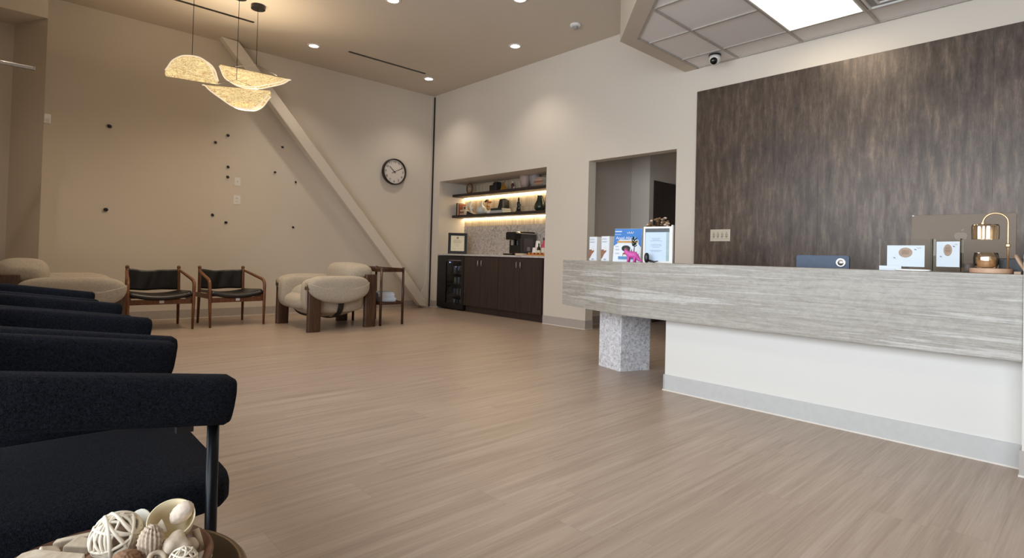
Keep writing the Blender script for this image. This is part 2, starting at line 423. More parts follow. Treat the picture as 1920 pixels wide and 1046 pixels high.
# baseboards
def baseboard(name, segs):
    bm = B()
    for x0, x1, y0, y1 in segs:
        box(bm, x0, x1, y0, y1, .008, .115)
    o = struct(name, bm, M_base)
    bm = B()
    for x0, x1, y0, y1 in segs:
        box(bm, x0-.003, x1+.003, y0-.003, y1+.003, 0, .008)
    obj('base_bead', bm, M_basew, o)
t = .008
baseboard('baseboard_back', [(.29, W-.06, D-t, D)])
baseboard('baseboard_right', [(W-t, W, 7.852, D-.065), (W-t, W, 4.557, 5.307), (W-t, W+.145, 4.557-t, 4.5568), (W-t, W, 2.6, 3.298)])
baseboard('baseboard_corridor', [(W+.145, 6.87, 4.846-t, 4.846), (6.87-t, 6.87, 4.532, 4.846-t-.0005), (6.87-t, 6.975, 4.532-t, 4.532)])
baseboard('baseboard_left', [(-.75, -.742, -4, D)])
# dark corridor cupboards
t_ = thing('corridor_cupboard', 'tall near-black cupboard in the passage beyond the doorway', 'cupboard', (7.72, 4.56, 0))
obj('carcass', bx(-.74, .98, -.02, .38, .0, 2.075), M_cab, t_)
for x in (-.74, .12): obj('door', bx(x+.004, x+.852, -.04, -.021, .08, 2.06), M_cab, t_)

# dropped ceiling
ZS = 3.009
outer = [(W, 3.215), (4.315, 3.215), (2.95, 1.85), (2.95, -4), (W, -4)]
inner = [(W, 3.065), (4.377, 3.065), (3.10, 1.788), (3.10, -4), (W, -4)]
bm = B()
def ringpoly(bm, A, C, z0, z1):
    for i in range(3):
        a, b, c, d = A[i], A[i+1], C[i+1], C[i]
        prism(bm, [a, b, c, d], z0, z1)
ringpoly(bm, outer, inner, ZS, H)
struct('ceiling_soffit', bm, M_fascia)
dc = struct('ceiling_dropped', prism(B(), [(W, 3.065), (4.377, 3.065), (3.10, 1.788), (3.10, -4), (W, -4)], ZS+.014, ZS+.03), M_acoustic)
bm = B()
def xl(y): return max(3.10, 4.377-(3.065-y))
y = 2.610
while y > -4: box(bm, xl(y), W, y-.011, y+.011, ZS+.002, ZS+.0138); y -= .6205
x = 5.175
while x > 3.2:
    ym = 3.065 if x > 4.377 else 3.065-(4.377-x)
    box(bm, x-.011, x+.011, -4, ym, ZS+.0025, ZS+.0135); x -= .6105
box(bm, W-.022, W, -4, 3.065, ZS+.003, ZS+.0136); box(bm, 4.377, W, 3.045, 3.065, ZS+.003, ZS+.0136)
prism(bm, [(4.377, 3.065), (4.385, 3.045), (3.12, 1.78), (3.10, 1.788)], ZS+.003, ZS+.0136)
obj('ceiling_grid', bm, M_tbar, dc)

# ------------------------------------------------------------------ ceiling fittings
WARM = (1.0, .87, .72)
E_panel = emit('lit_diffuser', (1.0, .88, .68), 6.5)
E_down = emit('lit_downlight_lens', (1.0, .93, .82), 14)
E_led = emit('lit_led_strip', (1.0, .78, .46), 26)
t_ = thing('ceiling_light_panel', 'large square-edged glowing ceiling light panel set in the dropped tile ceiling', 'ceiling light', (4.565, 1.68, ZS))
bm = B()
for a in ((-.60, .60, -.30, -.285), (-.60, .60, .285, .30), (-.60, -.585, -.285, .285), (.585, .60, -.285, .285)): box(bm, *a, .0005, .012)
obj('frame', bm, M_white, t_); obj('diffuser', bx(-.585, .585, -.285, .285, .002, .012), E_panel, t_)
t_ = thing('air_vent', 'square white ceiling vent with stepped frames beside the light panel', 'vent', (4.87, 1.055, ZS))
bm = B()
for k in range(4):
    s = .29-.07*k
    for a in ((-s, s, -s, -s+.018), (-s, s, s-.018, s), (-s, -s+.018, -s+.018, s-.018), (s-.018, s, -s+.018, s-.018)): box(bm, *a, -.004+.003*k, .010)
obj('louvre', bm, M_white, t_); obj('backing', bx(-.29, .29, -.29, .29, .0105, .0135), plain('vent_shadow', (170, 164, 158), .7), t_)
# recessed downlights
def downlight(lab, x, y, first=[]):
    if not first:
        t = thing('recessed_downlight', lab, 'downlight', (x, y, H), 0, 'recessed downlights in the main ceiling')
        obj('trim_ring', lathe(B(), [(.060, -.001), (.060, -.008), (.085, -.005), (.088, 0), (.060, -.001)], 32), M_white, t, smooth=True)
        obj('lens', lathe(B(), solid(.060, -.006, -.001), 32), E_down, t)
        l = bpy.data.lights.new('lamp', 'SPOT'); l.energy = 36; l.color = WARM; l.spot_size = math.radians(112); l.spot_blend = .75; l.shadow_soft_size = .06
        lo = bpy.data.objects.new('lamp', l); COL.objects.link(lo); lo.parent = t; lo.location = (0, 0, -.03)
        first.append(t); return t
    return dup(first[0], (x, y, H), 0, lab)
downlight('recessed downlight just right of the lit pendants, above the brace', 3.018, 7.313)
downlight('recessed downlight in the far ceiling corner above the clock', 4.888, 7.332)
downlight('recessed downlight near the right wall above the drinks niche', 4.894, 5.337)
downlight('recessed downlight cut by the top edge of the picture, left one', 3.07, 5.346)
downlight('recessed downlight barely showing at the top edge, right one', 4.02, 4.327)
for x, y in ((1.1, 5.3), (1.1, 3.3), (1.1, 1.2), (2.4, 2.3), (-.2, 6.2)):  # all unseen; the last one is added to brighten the left column
    downlight('assumed recessed downlight out of view over the seating', x, y)
# linear slot diffusers
def slot(lab, x0, x1, y):
    t = thing('slot_vent', lab, 'vent', ((x0+x1)/2, y, H), 0, 'linear slot vents'); h = (x1-x0)/2
    bm = B(); box(bm, -h, h, -.022, -.018, -.004, -.0005); box(bm, -h, h, .018, .022, -.004, -.0005); box(bm, -h, -h+.005, -.018, .018, -.004, -.0005); box(bm, h-.005, h, -.018, .018, -.004, -.0005)
    obj('flange', bm, M_black, t); obj('slot', bx(-h+.005, h-.005, -.018, .018, -.003, -.0005), M_black, t)
slot('black linear slot vent running towards the far corner downlight', 3.45, 4.71, 7.165)
slot('black linear slot vent behind the hanging pendant cords', .93, 2.185, 7.11)
t_ = thing('smoke_detector', 'small white smoke detector on the ceiling near the dropped soffit', 'smoke detector', (4.93, 4.327, H))
obj('base', lathe(B(), [(0, 0), (.065, 0), (.065, -.018), (.05, -.028), (0, -.028)], 28), M_white, t_, smooth=True, bevel=.002)
obj('sensor_cap', lathe(B(), [(.034, -.0285), (.036, -.040), (.026, -.048), (.018, -.058), (0, -.060)], 24), plain('sensor_grey', (150, 146, 140), .4), t_, smooth=True)
t_ = thing('security_camera', 'white dome security camera with a black lens under the tiled ceiling', 'security camera', (5.262, 2.735, ZS+.0025), math.radians(-60))
obj('mount', lathe(B(), solid(.060, -.012, 0), 28), M_black, t_)
obj('housing', lathe(B(), [(0, -.0125), (.054, -.0125), (.056, -.045), (.05, -.07), (.036, -.092), (.015, -.103), (0, -.105)], 32), M_white, t_, smooth=True)
obj('lens', lathe(B(), [(0, .0), (.036, .0), (.034, .012), (.02, .022), (0, .025)], 28, T(-.012, -.040, -.072)@RX(math.radians(112))), plain('glossy_black', (8, 8, 10), .08), t_, smooth=True)

# ------------------------------------------------------------------ pendants
RV = Vector((.735, -.678, 0))
def pendant(lab, hub, rotz, tilt, L, ws, flip, canopy, wires=True):
    """folded paper leaf hanging on a cord; ws = half widths along the fold"""
    t = thing('pendant_lamp', lab, 'pendant lamp', hub, rotz, 'folded paper pendant lamps')
    N = 36; S = 14; bm = B(); grid = []
    def wd(u):
        f = u*(len(ws)-1); i = min(int(f), len(ws)-2); q = f-i
        p0 = ws[max(i-1, 0)]; p1 = ws[i]; p2 = ws[i+1]; p3 = ws[min(i+2, len(ws)-1)]
        return max(.001, .5*((2*p1)+(-p0+p2)*q+(2*p0-5*p1+4*p2-p3)*q*q+(-p0+3*p1-3*p2+p3)*q**3))
    sg = 1 if flip else -1
    Mx = RY(tilt)
    def pt(u, s):
        a = s*(wd(u)+.02*min(1, wd(u)/.05)); R = .030; F = 1.50
        ph = a/R if abs(a) < R*F else math.copysign(F, a)
        y = R*math.sin(ph); z = R*(1-math.cos(ph)); ex = abs(a)-R*F
        if ex > 0: y += math.copysign(ex*math.cos(F), a); z += ex*math.sin(F)
        # small bow of the fold
        return Mx@Vector((L*(u-.5), y, sg*z))
    for i in range(N+1):
        grid.append([bm.verts.new(pt(i/N, -1+2*j/S)) for j in range(S+1)])
    for i in range(N):
        for j in range(S): bm.faces.new((grid[i][j], grid[i+1][j], grid[i+1][j+1], grid[i][j+1]))
    o = obj('shade', bm, M_shade, t, smooth=True); so = o.modifiers.new('thick', 'SOLIDIFY'); so.thickness = .003
    rim = [pt(i/N, 1) for i in range(N+1)] + [pt(i/N, -1) for i in range(N, -1, -1)]
    obj('rim', tube(B(), rim, .0065, 6, closed=True), M_rim, t, smooth=True)
    top = Vector((0, 0, .085)) if not flip else pt(.5, 0)
    if flip: top = Vector((0, 0, max(p.z for p in rim)))
    bm = B(); c = Vector(canopy)-Vector(hub); c = RZ(-rotz)@c
    tube(bm, [Vector((c.x, c.y, top.z)), Vector((c.x, c.y, c.z-.03))], .0028, 6)
    if wires:
        for u in (.12, .88): tube(bm, [Vector((c.x, c.y, top.z)), pt(u, 0)], .0018, 5)
    obj('cord', bm, M_blackmetal, t)
    obj('canopy', lathe(B(), solid(.075, -.045, 0), 32), M_black, t, loc=c, bevel=.003)
    l = bpy.data.lights.new('pendant_light', 'AREA'); l.energy = 10; l.color = (1, .80, .55); l.shape = 'RECTANGLE'; l.size = L*.6; l.size_y = .05; l.spread = PI*.95
    lo = bpy.data.objects.new('pendant_light', l); COL.objects.link(lo); lo.parent = t
    lo.location = (0, 0, -.17 if not flip else .235); lo.rotation_euler = (0 if not flip else PI, 0, 0)
    if not flip:
        l2 = l.copy(); l2.energy = 5; l2.size_y = .03  # added upward light standing in for glow through the paper onto the ceiling
        lo = bpy.data.objects.new('pendant_light', l2); COL.objects.link(lo); lo.parent = t; lo.location = (0, 0, .012); lo.rotation_euler = (PI, tilt, 0)
    return t
az = -math.radians(42.7)
# hubs from the cord line; scale about 165 px per metre at this depth
pendant('glowing leaf pendant on the right with its pointed tip to the right', (2.063, 6.586, 2.921), -.743, .186, .804, [.03, .13, .17, .187, .186, .176, .155, .12, .085, .045, .0], False, (2.063, 6.586, H))
pendant('lowest glowing leaf pendant, pointed at its left end', (1.822, 6.447, 2.664), -.745, .061, .732, [.0, .04, .088, .13, .173, .21, .224, .225, .216, .165, .06], False, (1.822, 6.447, H))
pendant('dome-shaped glowing pendant on the left with an arched top', (1.363, 6.327, 2.611), -.744, .134, 0.509, [0.055, 0.146, 0.191, 0.219, 0.229, 0.233, 0.232, 0.219, 0.191, 0.137, 0.046], True, (1.363, 6.327, H), wires=False)

# ------------------------------------------------------------------ things on the back wall
def studs():
    P = [(.905, 2.335, 'small black wall stud, upper one of the two far left'), (2.204, 2.444, 'small black wall stud, topmost above the wall plates'),
         (2.054, 2.326, 'small black wall stud just below and left of the topmost one'), (2.929, 2.396, 'small black wall stud close to the brace shadow, highest right'),
         (2.218, 2.019, 'small black wall stud up and left of the upper wall plate'), (2.219, 1.882, 'small black wall stud level with the upper wall plate'),
         (2.837, 2.023, 'small black wall stud right of the plates, left of the right pair'), (3.137, 1.914, 'small black wall stud rightmost near the brace, middle height'),
         (.9, 1.341, 'small black wall stud, lower one of the two far left'), (2.049, 1.358, 'small black wall stud below left of the lower wall plate'),
         (2.216, 1.268, 'small black wall stud lowest below the lower wall plate'), (3.12, 1.253, 'small black wall stud lowest right above the wooden chairs')]
    first = None
    for x, z, lab in P:
        if first is None:
            bm = lathe(B(), [(0, 0), (.009, 0), (.009, .012), (.020, .014), (.019, .020), (0, .022)], 7, RX(PI/2))
            lathe(bm, [(0, 0), (.008, .0), (.006, .03), (0, .03)], 6, RX(PI/2))
            o = first = obj('wall_stud', bm, M_black); o.location = (x, D, z)
        else: o = first.copy(); COL.objects.link(o); o.location = (x, D, z)
        o.rotation_euler = (0, random.uniform(0, 1.5), 0); s = 1.15 if x < 1.5 else .95 if x < 2.5 else .8; o.scale = (s*1.15, s, s*.95)
        tag(o, lab, 'wall stud', 'small black studs on the back wall')
studs()
t_ = thing('wall_plate', 'upper white cable plate on the back wall', 'wall plate', (2.345, D, 1.833))
obj('plate', bx(-.039, .039, -.006, 0, -.056, .056), M_white, t_, bevel=.002)
obj('socket', lathe(B(), solid(.008, 0, .009), 12, RX(PI/2)), M_steel, t_)
t_ = thing('power_outlet', 'lower white double power outlet on the back wall', 'outlet', (2.346, D, 1.586))
obj('plate', bx(-.047, .047, -.006, 0, -.062, .062), M_white, t_, bevel=.002)
for z in (-.022, .022):
    s_ = obj('socket', pillow(B(), (0, -.0065, z), (.017, .003, .014), .4, .7, 16, 8), M_white, t_)
    bm = B(); [box(bm, x-.0012, x+.0012, -.0102, -.0095, z-.004, z+.005) for x in (-.006, .006)]
    obj('slot', bm, M_black, s_)
t_ = thing('motion_sensor', 'small white sensor box high on the left column', 'sensor', (.29, 7.62, 2.235))
obj('housing', bx(0, .055, -.03, .03, -.05, .05), M_white, t_, bevel=.008); obj('sensor_lens', bx(.01, .045, -.034, -.0305, -.035, .0), plain('sensor_window', (210, 206, 200), .3), t_)
# clock
t_ = thing('wall_clock', 'round white wall clock with a black rim and black numerals', 'clock', (4.752, D, 2.262))
Mf = RX(PI/2)
obj('rim', lathe(B(), [(.200, 0), (.215, 0), (.215, .062), (.206, .066), (.198, .062), (.196, .035), (.200, 0)], 56, Mf), plain('clock_rim', (34, 24, 20), .35), t_, smooth=True)
obj('dial', lathe(B(), solid(.199, .005, .038), 56, Mf), plain('clock_dial', (222, 214, 206), .6, var=.01), t_)
for k in range(1, 13):
    a = k*PI/6; obj('numeral', text(B(), str(k), .058, T(.160*math.sin(a), -.0388, .160*math.cos(a))@RX(PI/2)), M_inkdark, t_)
bm = B(); box(bm, -.005, .005, -.0428, -.0418, -.03, .125, RY(math.radians(-48))); obj('hour_hand', bm, M_inkdark, t_)
bm = B(); box(bm, -.004, .004, -.0450, -.0440, -.055, .165, RY(math.radians(63))); lathe(bm, solid(.010, .044, .048), 16, Mf)
obj('minute_hand', bm, M_inkdark, t_)
# polished rail at upper left
t_ = thing('polished_rail', 'thin polished metal rail poking in from the left edge, high up', 'rail', (-.75, 6.9, 2.565))
obj('rail', bx(0.01, .925, -.018, .018, -.016, .016), M_steel, t_, bevel=.004); obj('end_cap', bx(.926, .936, -.020, .020, -.018, .018), M_steel, t_, bevel=.003)
obj('bracket', bx(0, .01, -.03, .03, -.05, .05), M_steel, t_)
t_.rotation_euler = (0, 0, 0)

# ------------------------------------------------------------------ diagonal steel brace
t_ = thing('diagonal_brace', 'beige painted steel brace slanting down across the back wall to the floor', 'brace', (5.28, 7.94, 0))
a0 = Vector((5.272, 0, .09)); a1 = Vector((2.165, 0, 3.64)); d = (a1-a0).normalized(); nrm = Vector((d.z, 0, -d.x))
hw = .078
ang = math.atan2(d.x, d.z)
Lb = (a1-a0).length
bm = B(); poly = [(-hw, 0), (0, -.09), (hw, 0), (hw, Lb-.02), (-hw, Lb+.15)]
# poly in (across, along): build in local xz then place
M_ = T(a0.x-5.28, 0, a0.z)@RY(ang)@RX(PI/2)@Matrix.Identity(4)
def clipz(v): pass
prism(bm, [(p[0], p[1]) for p in poly], -.065, .065, M_)
for v in bm.verts:
    if v.co.z > H-.001: 
        k = (v.co.z-(H-.001)); v.co.x += k*(-d.x/d.z)*1.0; v.co.z = H-.001
    if v.co.z < .001: v.co.z = .001
obj('beam', bm, M_wall, t_, bevel=.012)
obj('gusset_plate', prism(B(), [(-.03, .0), (.16, .0), (.16, .38), (.10, .40), (-.03, .14)], -.008, .008, T(0, .075, 0)@RX(PI/2)), M_wall, t_)
bm = B(); [lathe(bm, solid(.012, 0, .015), 8, T(x, -.065, z)@RX(PI/2)) for x, z in ((-.01, .14), (.02, .11))]
obj('bolt', bm, M_wall, t_)

# ------------------------------------------------------------------ drinks niche
t_ = thing('niche_worktop', 'pale quartz worktop running the width of the drinks niche', 'worktop', (5.81, 6.58, .9))
obj('slab', bx(-.295, .29, -1.272, 1.272, 0, .028), M_top, t_, bevel=.003)
obj('splashback', bx(.27, .288, -1.272, 1.272, .0285, .52), M_splash, t_)
struct('trim_4', bx(6.085, 6.099, 5.308, 7.851, 1.421, 2.164), M_kit)
def base_unit(lab, y0, y1):
    t = thing('base_cabinet', lab, 'cabinet', (5.52, (y0+y1)/2, 0)); h = (y1-y0)/2
    obj('body', bx(.022, .55, -h+.002, h-.002, .10, .896), M_cab, t); obj('toe_kick', bx(.05, .065, -h+.002, h-.002, 0, .0995), M_cab, t)
    for s in (-1, 1):
        a, b = (.0015, h-.003) if s > 0 else (-h+.003, -.0015)
        d_ = obj('door', bx(0, .0215, a, b, .105, .886), M_cab, t, bevel=.001)
        yy = s*.042; bm = tube(B(), [(0, yy, .745), (-.028, yy, .745), (-.028, yy, .83), (0, yy, .83)], .0068, 8); obj('handle', bm, M_steel, d_, smooth=True)
base_unit('dark wood-grain base cabinet next to the drinks fridge', 6.265, 7.105)
base_unit('dark wood-grain base cabinet at the right end of the niche', 5.345, 6.263)
tag(obj('filler_strip', bx(5.53, 5.98, 5.309, 5.343, 0, .896), M_cab), 'narrow dark filler strip between the cabinets and the niche side', 'panel')
# fridge
t_ = thing('drinks_fridge', 'black glass-door drinks fridge with a blue light, under the worktop', 'fridge', (5.52, 7.48, 0))
bm = B()
for a in ((.02, .54, -.367, -.345, .02, .89), (.02, .54, .345, .365, .02, .89), (.52, .54, -.345, .345, .02, .89), (.02, .52, -.345, .345, .02, .06), (.02, .52, -.345, .345, .84, .89)): box(bm, *a)
obj('body', bm, M_black, t_)
dr = B()
for a in ((-.0, .018, -.365, -.30, .03, .885), (-.0, .018, .12, .365, .03, .885), (0, .018, -.30, .12, .03, .10), (0, .018, -.30, .12, .80, .885)): box(dr, *a)
dr = obj('door', dr, M_black, t_); obj('pane', bx(.004, .012, -.299, .119, .101, .799), M_dglass, dr)
obj('handle', tube(B(), [(0, -.29, .82), (-.02, -.29, .82), (-.02, .02, .82), (0, .02, .82)], .005, 8), M_steel, dr, smooth=True)
obj('indicator_light', pillow(B(), (-.002, .012, .785), (.003, .009, .009), 1, 1, 12, 8), emit('blue_led', (.35, .45, 1), 5), dr)
for z in (.23, .42, .60):
    bm = B(); [tube(bm, [(.06, y/100, z), (.45, y/100, z)], .003, 5) for y in range(-32, 33, 4)]; tube(bm, [(.06, -.34, z-.006), (.06, .34, z-.006)], .004, 6)
    obj('shelf', bm, M_steel, t_)
fl = bpy.data.lights.new('fridge_fill', 'POINT'); fl.energy = .7; fl.color = (.95, .95, 1); fl.shadow_soft_size = .03  # added fill light so the cans show behind the glass
fo = bpy.data.objects.new('fridge_fill', fl); COL.objects.link(fo); fo.parent = t_; fo.location = (.12, -.2, .78)
can = None; cc = [((200, 200, 205), 'silver'), ((120, 130, 150), 'blue-grey'), ((190, 175, 150), 'tan')]
for r_, z in enumerate((.0601, .2355, .4255, .6055)):
    for k in range(3):
        y = -.02-.085*k if r_ != 2 else -.03-.10*k
        bm = lathe(B(), [(0, 0), (.024, 0), (.030, .008), (.030, .108), (.024, .118), (.022, .116), (0, .115)], 16)
        o = obj('drink_can', bm, plain('can_'+cc[(k+r_) % 3][1], cc[(k+r_) % 3][0], .3, .6), smooth=True, loc=(5.61, 7.48+y, z+.0005))
        tag(o, '%s drink can, %s in the row on %s of the drinks fridge' % (cc[(k+r_) % 3][1], ('left', 'middle', 'right')[k], ('the floor', 'the lowest shelf', 'the middle shelf', 'the top shelf')[r_]), 'can', 'cans in the drinks fridge')
# shelves and strips
for z, lab, pl in ((1.920, 'upper dark floating shelf across the niche', 'upper'), (1.556, 'lower dark floating shelf across the niche', 'lower')):
    o = tag(obj('floating_shelf', bx(5.80, 6.084, 5.308, 7.851, z, z+.045), M_cab, bevel=.001), lab, 'shelf')
    s_ = tag(obj('light_strip', bx(6.055, 6.083, 5.32, 7.84, z-.008, z-.001), E_led), 'warm glowing light strip under the %s floating shelf' % pl, 'light strip')
UZ, LZ = 1.9655, 1.6015
def nthing(name, lab, cat, y, z, x=5.93, rot=-PI/2, group=None): return thing(name, lab, cat, (x, y, z), rot, group)
def single(name, bm, m, lab, cat, loc, rot=0, group=None, **k): return tag(obj(name, bm, m, loc=loc, rot=(0, 0, rot), **k), lab, cat, group)
# upper shelf: ring sculpture
t_ = nthing('ring_sculpture', 'brown open ring sculpture on the left of the upper shelf', 'sculpture', 7.54, UZ)
obj('ring', tube(B(), [(.075*math.cos(a*PI/16), 0, .10+.085*math.sin(a*PI/16)) for a in range(32)], .013, 10, closed=True), M_teak, t_, smooth=True)
obj('inner_ring', tube(B(), [(-.03+.045*math.cos(a*PI/12), .0, .10+.055*math.sin(a*PI/12)) for a in range(24)], .007, 8, closed=True), M_brass, t_, smooth=True)
obj('foot', bx(-.03, .03, -.03, .03, 0, .012), M_black, t_)
t_ = nthing('black_box_ornament', 'black block ornament with a raised corner on the upper shelf', 'ornament', 6.86, UZ)
obj('block', bx(-.095, .02, -.05, .05, 0, .105), M_black, t_, bevel=.006); obj('raised_block', bx(.0205, .09, -.05, .05, 0, .155), M_black, t_, bevel=.006)
obj('tip', prism(B(), [(-.03, .0), (.02, .0), (-.01, .04)], -.02, .02, T(-.02, 0, .105)@RX(PI/2)), M_black, t_)
t_ = nthing('amber_decanter', 'pyramid-shaped amber bottle on the upper shelf', 'bottle', 6.615, UZ, x=5.90)
obj('glass_body', lathe(B(), [(0, 0), (.075, 0), (.078, .01), (.02, .11), (.014, .12), (.014, .135), (0, .135)], 4), plain('amber_liquid', (150, 104, 40), .15), t_, bevel=.004)
obj('stopper', lathe(B(), [(0, .1355), (.018, .1355), (.022, .15), (.012, .165), (0, .17)], 12), M_brass, t_, smooth=True)
t_ = nthing('slim_figurine', 'slim dark red figurine beside the amber bottle', 'figurine', 6.505, UZ, x=5.99)
obj('body', lathe(B(), [(0, 0), (.022, 0), (.02, .05), (.026, .09), (.015, .115), (0, .118)], 14), plain('dark_red', (84, 34, 32), .5), t_, smooth=True)
obj('head', pillow(B(), (0, 0, .135), (.015, .015, .018), 1, 1, 14, 8), M_cream_card, t_, smooth=True)
single('tiny_bottle', lathe(B(), [(0, 0), (.012, 0), (.012, .03), (.006, .04), (.006, .055), (0, .055)], 12), M_white, 'tiny white bottle between the amber bottle and the tapered pots', 'bottle', (5.93, 6.41, UZ), smooth=True)
m_pot = plain('pinkish_ceramic', (176, 152, 142), .5)
for i, (y, lab) in enumerate(((6.155, 'tapered pinkish pot on the upper shelf, left of the pair'), (5.985, 'tapered grey pot on the upper shelf, right of the pair'))):
    single('tapered_pot', lathe(B(), [(0, 0), (.045, 0), (.075, .08), (.088, .17), (.086, .205), (.078, .205), (.078, .17), (.0, .03)], 28), m_pot if not i else plain('greyish_ceramic', (150, 140, 138), .5), lab, 'pot', (5.93+.03*i, y+(0 if not i else -.01), UZ), group='tapered pots', smooth=True)
def books(y0, z0, specs, x=5.93, group=None, place=''):
    z = z0
    for i, (wd_, th, dp, col, lab) in enumerate(specs):
        t = thing('book', lab, 'book', (x, y0+random.uniform(-.006, .006), z), -PI/2+random.uniform(-.06, .06), group)
        c = plain('book_cover', col, .55)
        bm = B(); box(bm, -wd_/2, wd_/2, -dp/2, dp/2, 0, .0025); box(bm, -wd_/2, wd_/2, -dp/2, dp/2, th-.0025, th); box(bm, -wd_/2, wd_/2, -dp/2, -dp/2+.0025, .0025, th-.0025)
        obj('cover', bm, c, t); obj('pages', bx(-wd_/2+.004, wd_/2-.004, -dp/2+.0026, dp/2-.004, .0026, th-.0026), M_cream_card, t)
        z += th+.0004
    return z
books(5.80, UZ, [(.20, .03, .16, (120, 116, 104), 'grey-green book at the bottom of the upper shelf stack'), (.18, .028, .15, (176, 140, 116), 'tan book second from bottom of the upper shelf stack'),
                 (.18, .028, .15, (150, 100, 80), 'rust book in the middle of the upper shelf stack'), (.17, .026, .14, (186, 160, 140), 'pale tan book near the top of the upper shelf stack'), (.16, .026, .14, (170, 140, 122), 'light brown book on top of the upper shelf stack')], group='books stacked on the upper shelf')
# lower shelf
for k, (y, th, h, col, lab) in enumerate(((7.80, .03, .22, (60, 40, 32), 'dark brown book standing at the left end of the lower shelf'), (7.765, .028, .21, (200, 178, 150), 'cream book standing second from the left on the lower shelf'), (7.735, .026, .20, (150, 76, 48), 'rust red book standing third from the left on the lower shelf'))):
    t = thing('book', lab, 'book', (5.93, y, LZ), -PI/2, 'books standing on the lower shelf'); c = plain('book_cover', col, .55)
    bm = B(); box(bm, -th/2, -th/2+.0025, -.07, .07, 0, h); box(bm, th/2-.0025, th/2, -.07, .07, 0, h); box(bm, -th/2+.0025, th/2-.0025, -.07, -.0675, 0, h)
    obj('cover', bm, c, t); obj('pages', bx(-th/2+.0027, th/2-.0027, -.0673, .066, .003, h-.003), M_cream_card, t)
z = books(7.655, LZ, [(.115, .035, .13, (206, 178, 160), 'pale pink book at the bottom of the low pile beside the standing books'), (.11, .03, .13, (150, 92, 66), 'brown book second in the low pile beside the standing books'), (.11, .03, .13, (214, 196, 176), 'cream book third in the low pile beside the standing books')], group='low pile of books on the lower shelf')
t_ = nthing('small_picture', 'small framed picture leaning on top of the low book pile', 'picture', 7.65, z+.001)
obj('frame', bx(-.05, .05, -.006, .006, 0, .07), M_cream_card, t_); obj('picture', bx(-.03, .015, -.0075, -.0062, .012, .055), plain('olive_picture', (96, 96, 60), .6), t_)
t_ = nthing('white_figurine', 'white twisted figurine on the lower shelf near the pile of books', 'figurine', 7.49, LZ)
bm = lathe(B(), [(0, 0), (.035, 0), (.03, .02), (.018, .06), (.026, .10), (.018, .14), (.024, .17), (.03, .20), (.018, .235), (0, .245)], 18)
for v in bm.verts: v.co.x += .018*math.sin(v.co.z*26); v.co.y += .01*math.cos(v.co.z*20)
obj('body', bm, M_white, t_, smooth=True); obj('arm', tube(B(), [(0, 0, .10), (.035, 0, .09), (.045, 0, .12), (.04, 0, .14)], [.01, .011, .01, .006], 8), M_white, t_, smooth=True)
t_ = nthing('open_book', 'dark open book lying tilted in front of the white vase', 'book', 7.36, LZ, x=5.86)
obj('cover', prism(B(), [(-.09, 0), (.09, 0), (.09, .006), (-.075, .06), (-.09, .055)], -.05, .05, RX(PI/2)), plain('dark_cover', (38, 30, 34), .5), t_)
t_ = nthing('gourd_vase', 'white gourd-shaped vase with a thin neck on the lower shelf', 'vase', 7.20, LZ)
obj('body', lathe(B(), [(0, 0), (.045, 0), (.082, .035), (.09, .075), (.07, .12), (.035, .15), (.016, .18), (.011, .225), (.008, .225), (.008, .18), (0, .17)], 28), plain('white_ceramic', (206, 206, 200), .3, var=.03), t_, smooth=True)
t_ = nthing('potted_flowers', 'small white pot of dried orange flowers on the lower shelf', 'potted plant', 7.02, LZ)
obj('pot', lathe(B(), [(0, 0), (.035, 0), (.04, .06), (.033, .06), (.03, .02), (0, .02)], 18), M_white, t_, smooth=True)
bm = B(); bf = B(); bl = B()
for k in range(13):
    a = random.uniform(0, 2*PI); r = random.uniform(.02, .085); zt = random.uniform(.12, .25)
    tube(bm, [(0, 0, .02), (.4*r*math.cos(a), .2*r*math.sin(a), .08), (r*math.cos(a), .4*r*math.sin(a), zt)], .0018, 5)
    pillow(bf if k % 3 else bl, (r*math.cos(a), .4*r*math.sin(a), zt), (.020, .018, .016), 1, 1, 8, 5)
obj('stems', bm, plain('dry_stem', (150, 110, 60), .7), t_); obj('blooms', bf, plain('orange_bloom', (226, 150, 80), .7), t_, smooth=True); obj('leaves', bl, plain('dark_leaf', (56, 44, 36), .7), t_, smooth=True)
z = books(6.71, LZ, [(.31, .045, .19, (186, 182, 178), 'thick pale book at the bottom of the middle stack on the lower shelf'), (.29, .035, .19, (34, 44, 42), 'dark green book on top of the middle stack on the lower shelf')], group='middle stack of books on the lower shelf')
t_ = nthing('slanted_bookend', 'dark slanted block ornament on the middle book stack', 'ornament', 6.64, z+.0005)
obj('block', prism(B(), [(-.10, 0), (.08, 0), (.075, .13), (.06, .15), (-.05, .145), (-.075, .06)], -.05, .05, RX(PI/2)), M_black, t_, bevel=.006)
obj('grey_face', bx(.025, .072, -.0525, -.0505, .01, .13), plain('grey_face', (120, 112, 98), .5), t_)
t_ = nthing('black_statue', 'slender black statue with a pointed crown on the lower shelf', 'statue', 6.29, LZ)
obj('base', lathe(B(), [(0, 0), (.05, 0), (.045, .025), (0, .025)], 20), M_black, t_)
obj('figure', lathe(B(), [(0, .0255), (.036, .0255), (.04, .06), (.026, .10), (.034, .135), (.03, .16), (.012, .175), (.02, .19), (.018, .21), (.006, .235), (0, .26)], 20, None, 0, 1, .7), M_black, t_, smooth=True)
obj('arm', tube(B(), [(.025, 0, .15), (.05, -.01, .12), (.06, -.02, .10), (.035, -.02, .085)], .009, 8), M_black, t_, smooth=True)
t_ = nthing('green_vase', 'dark green pear-shaped vase at the right end of the lower shelf', 'vase', 5.82, LZ)
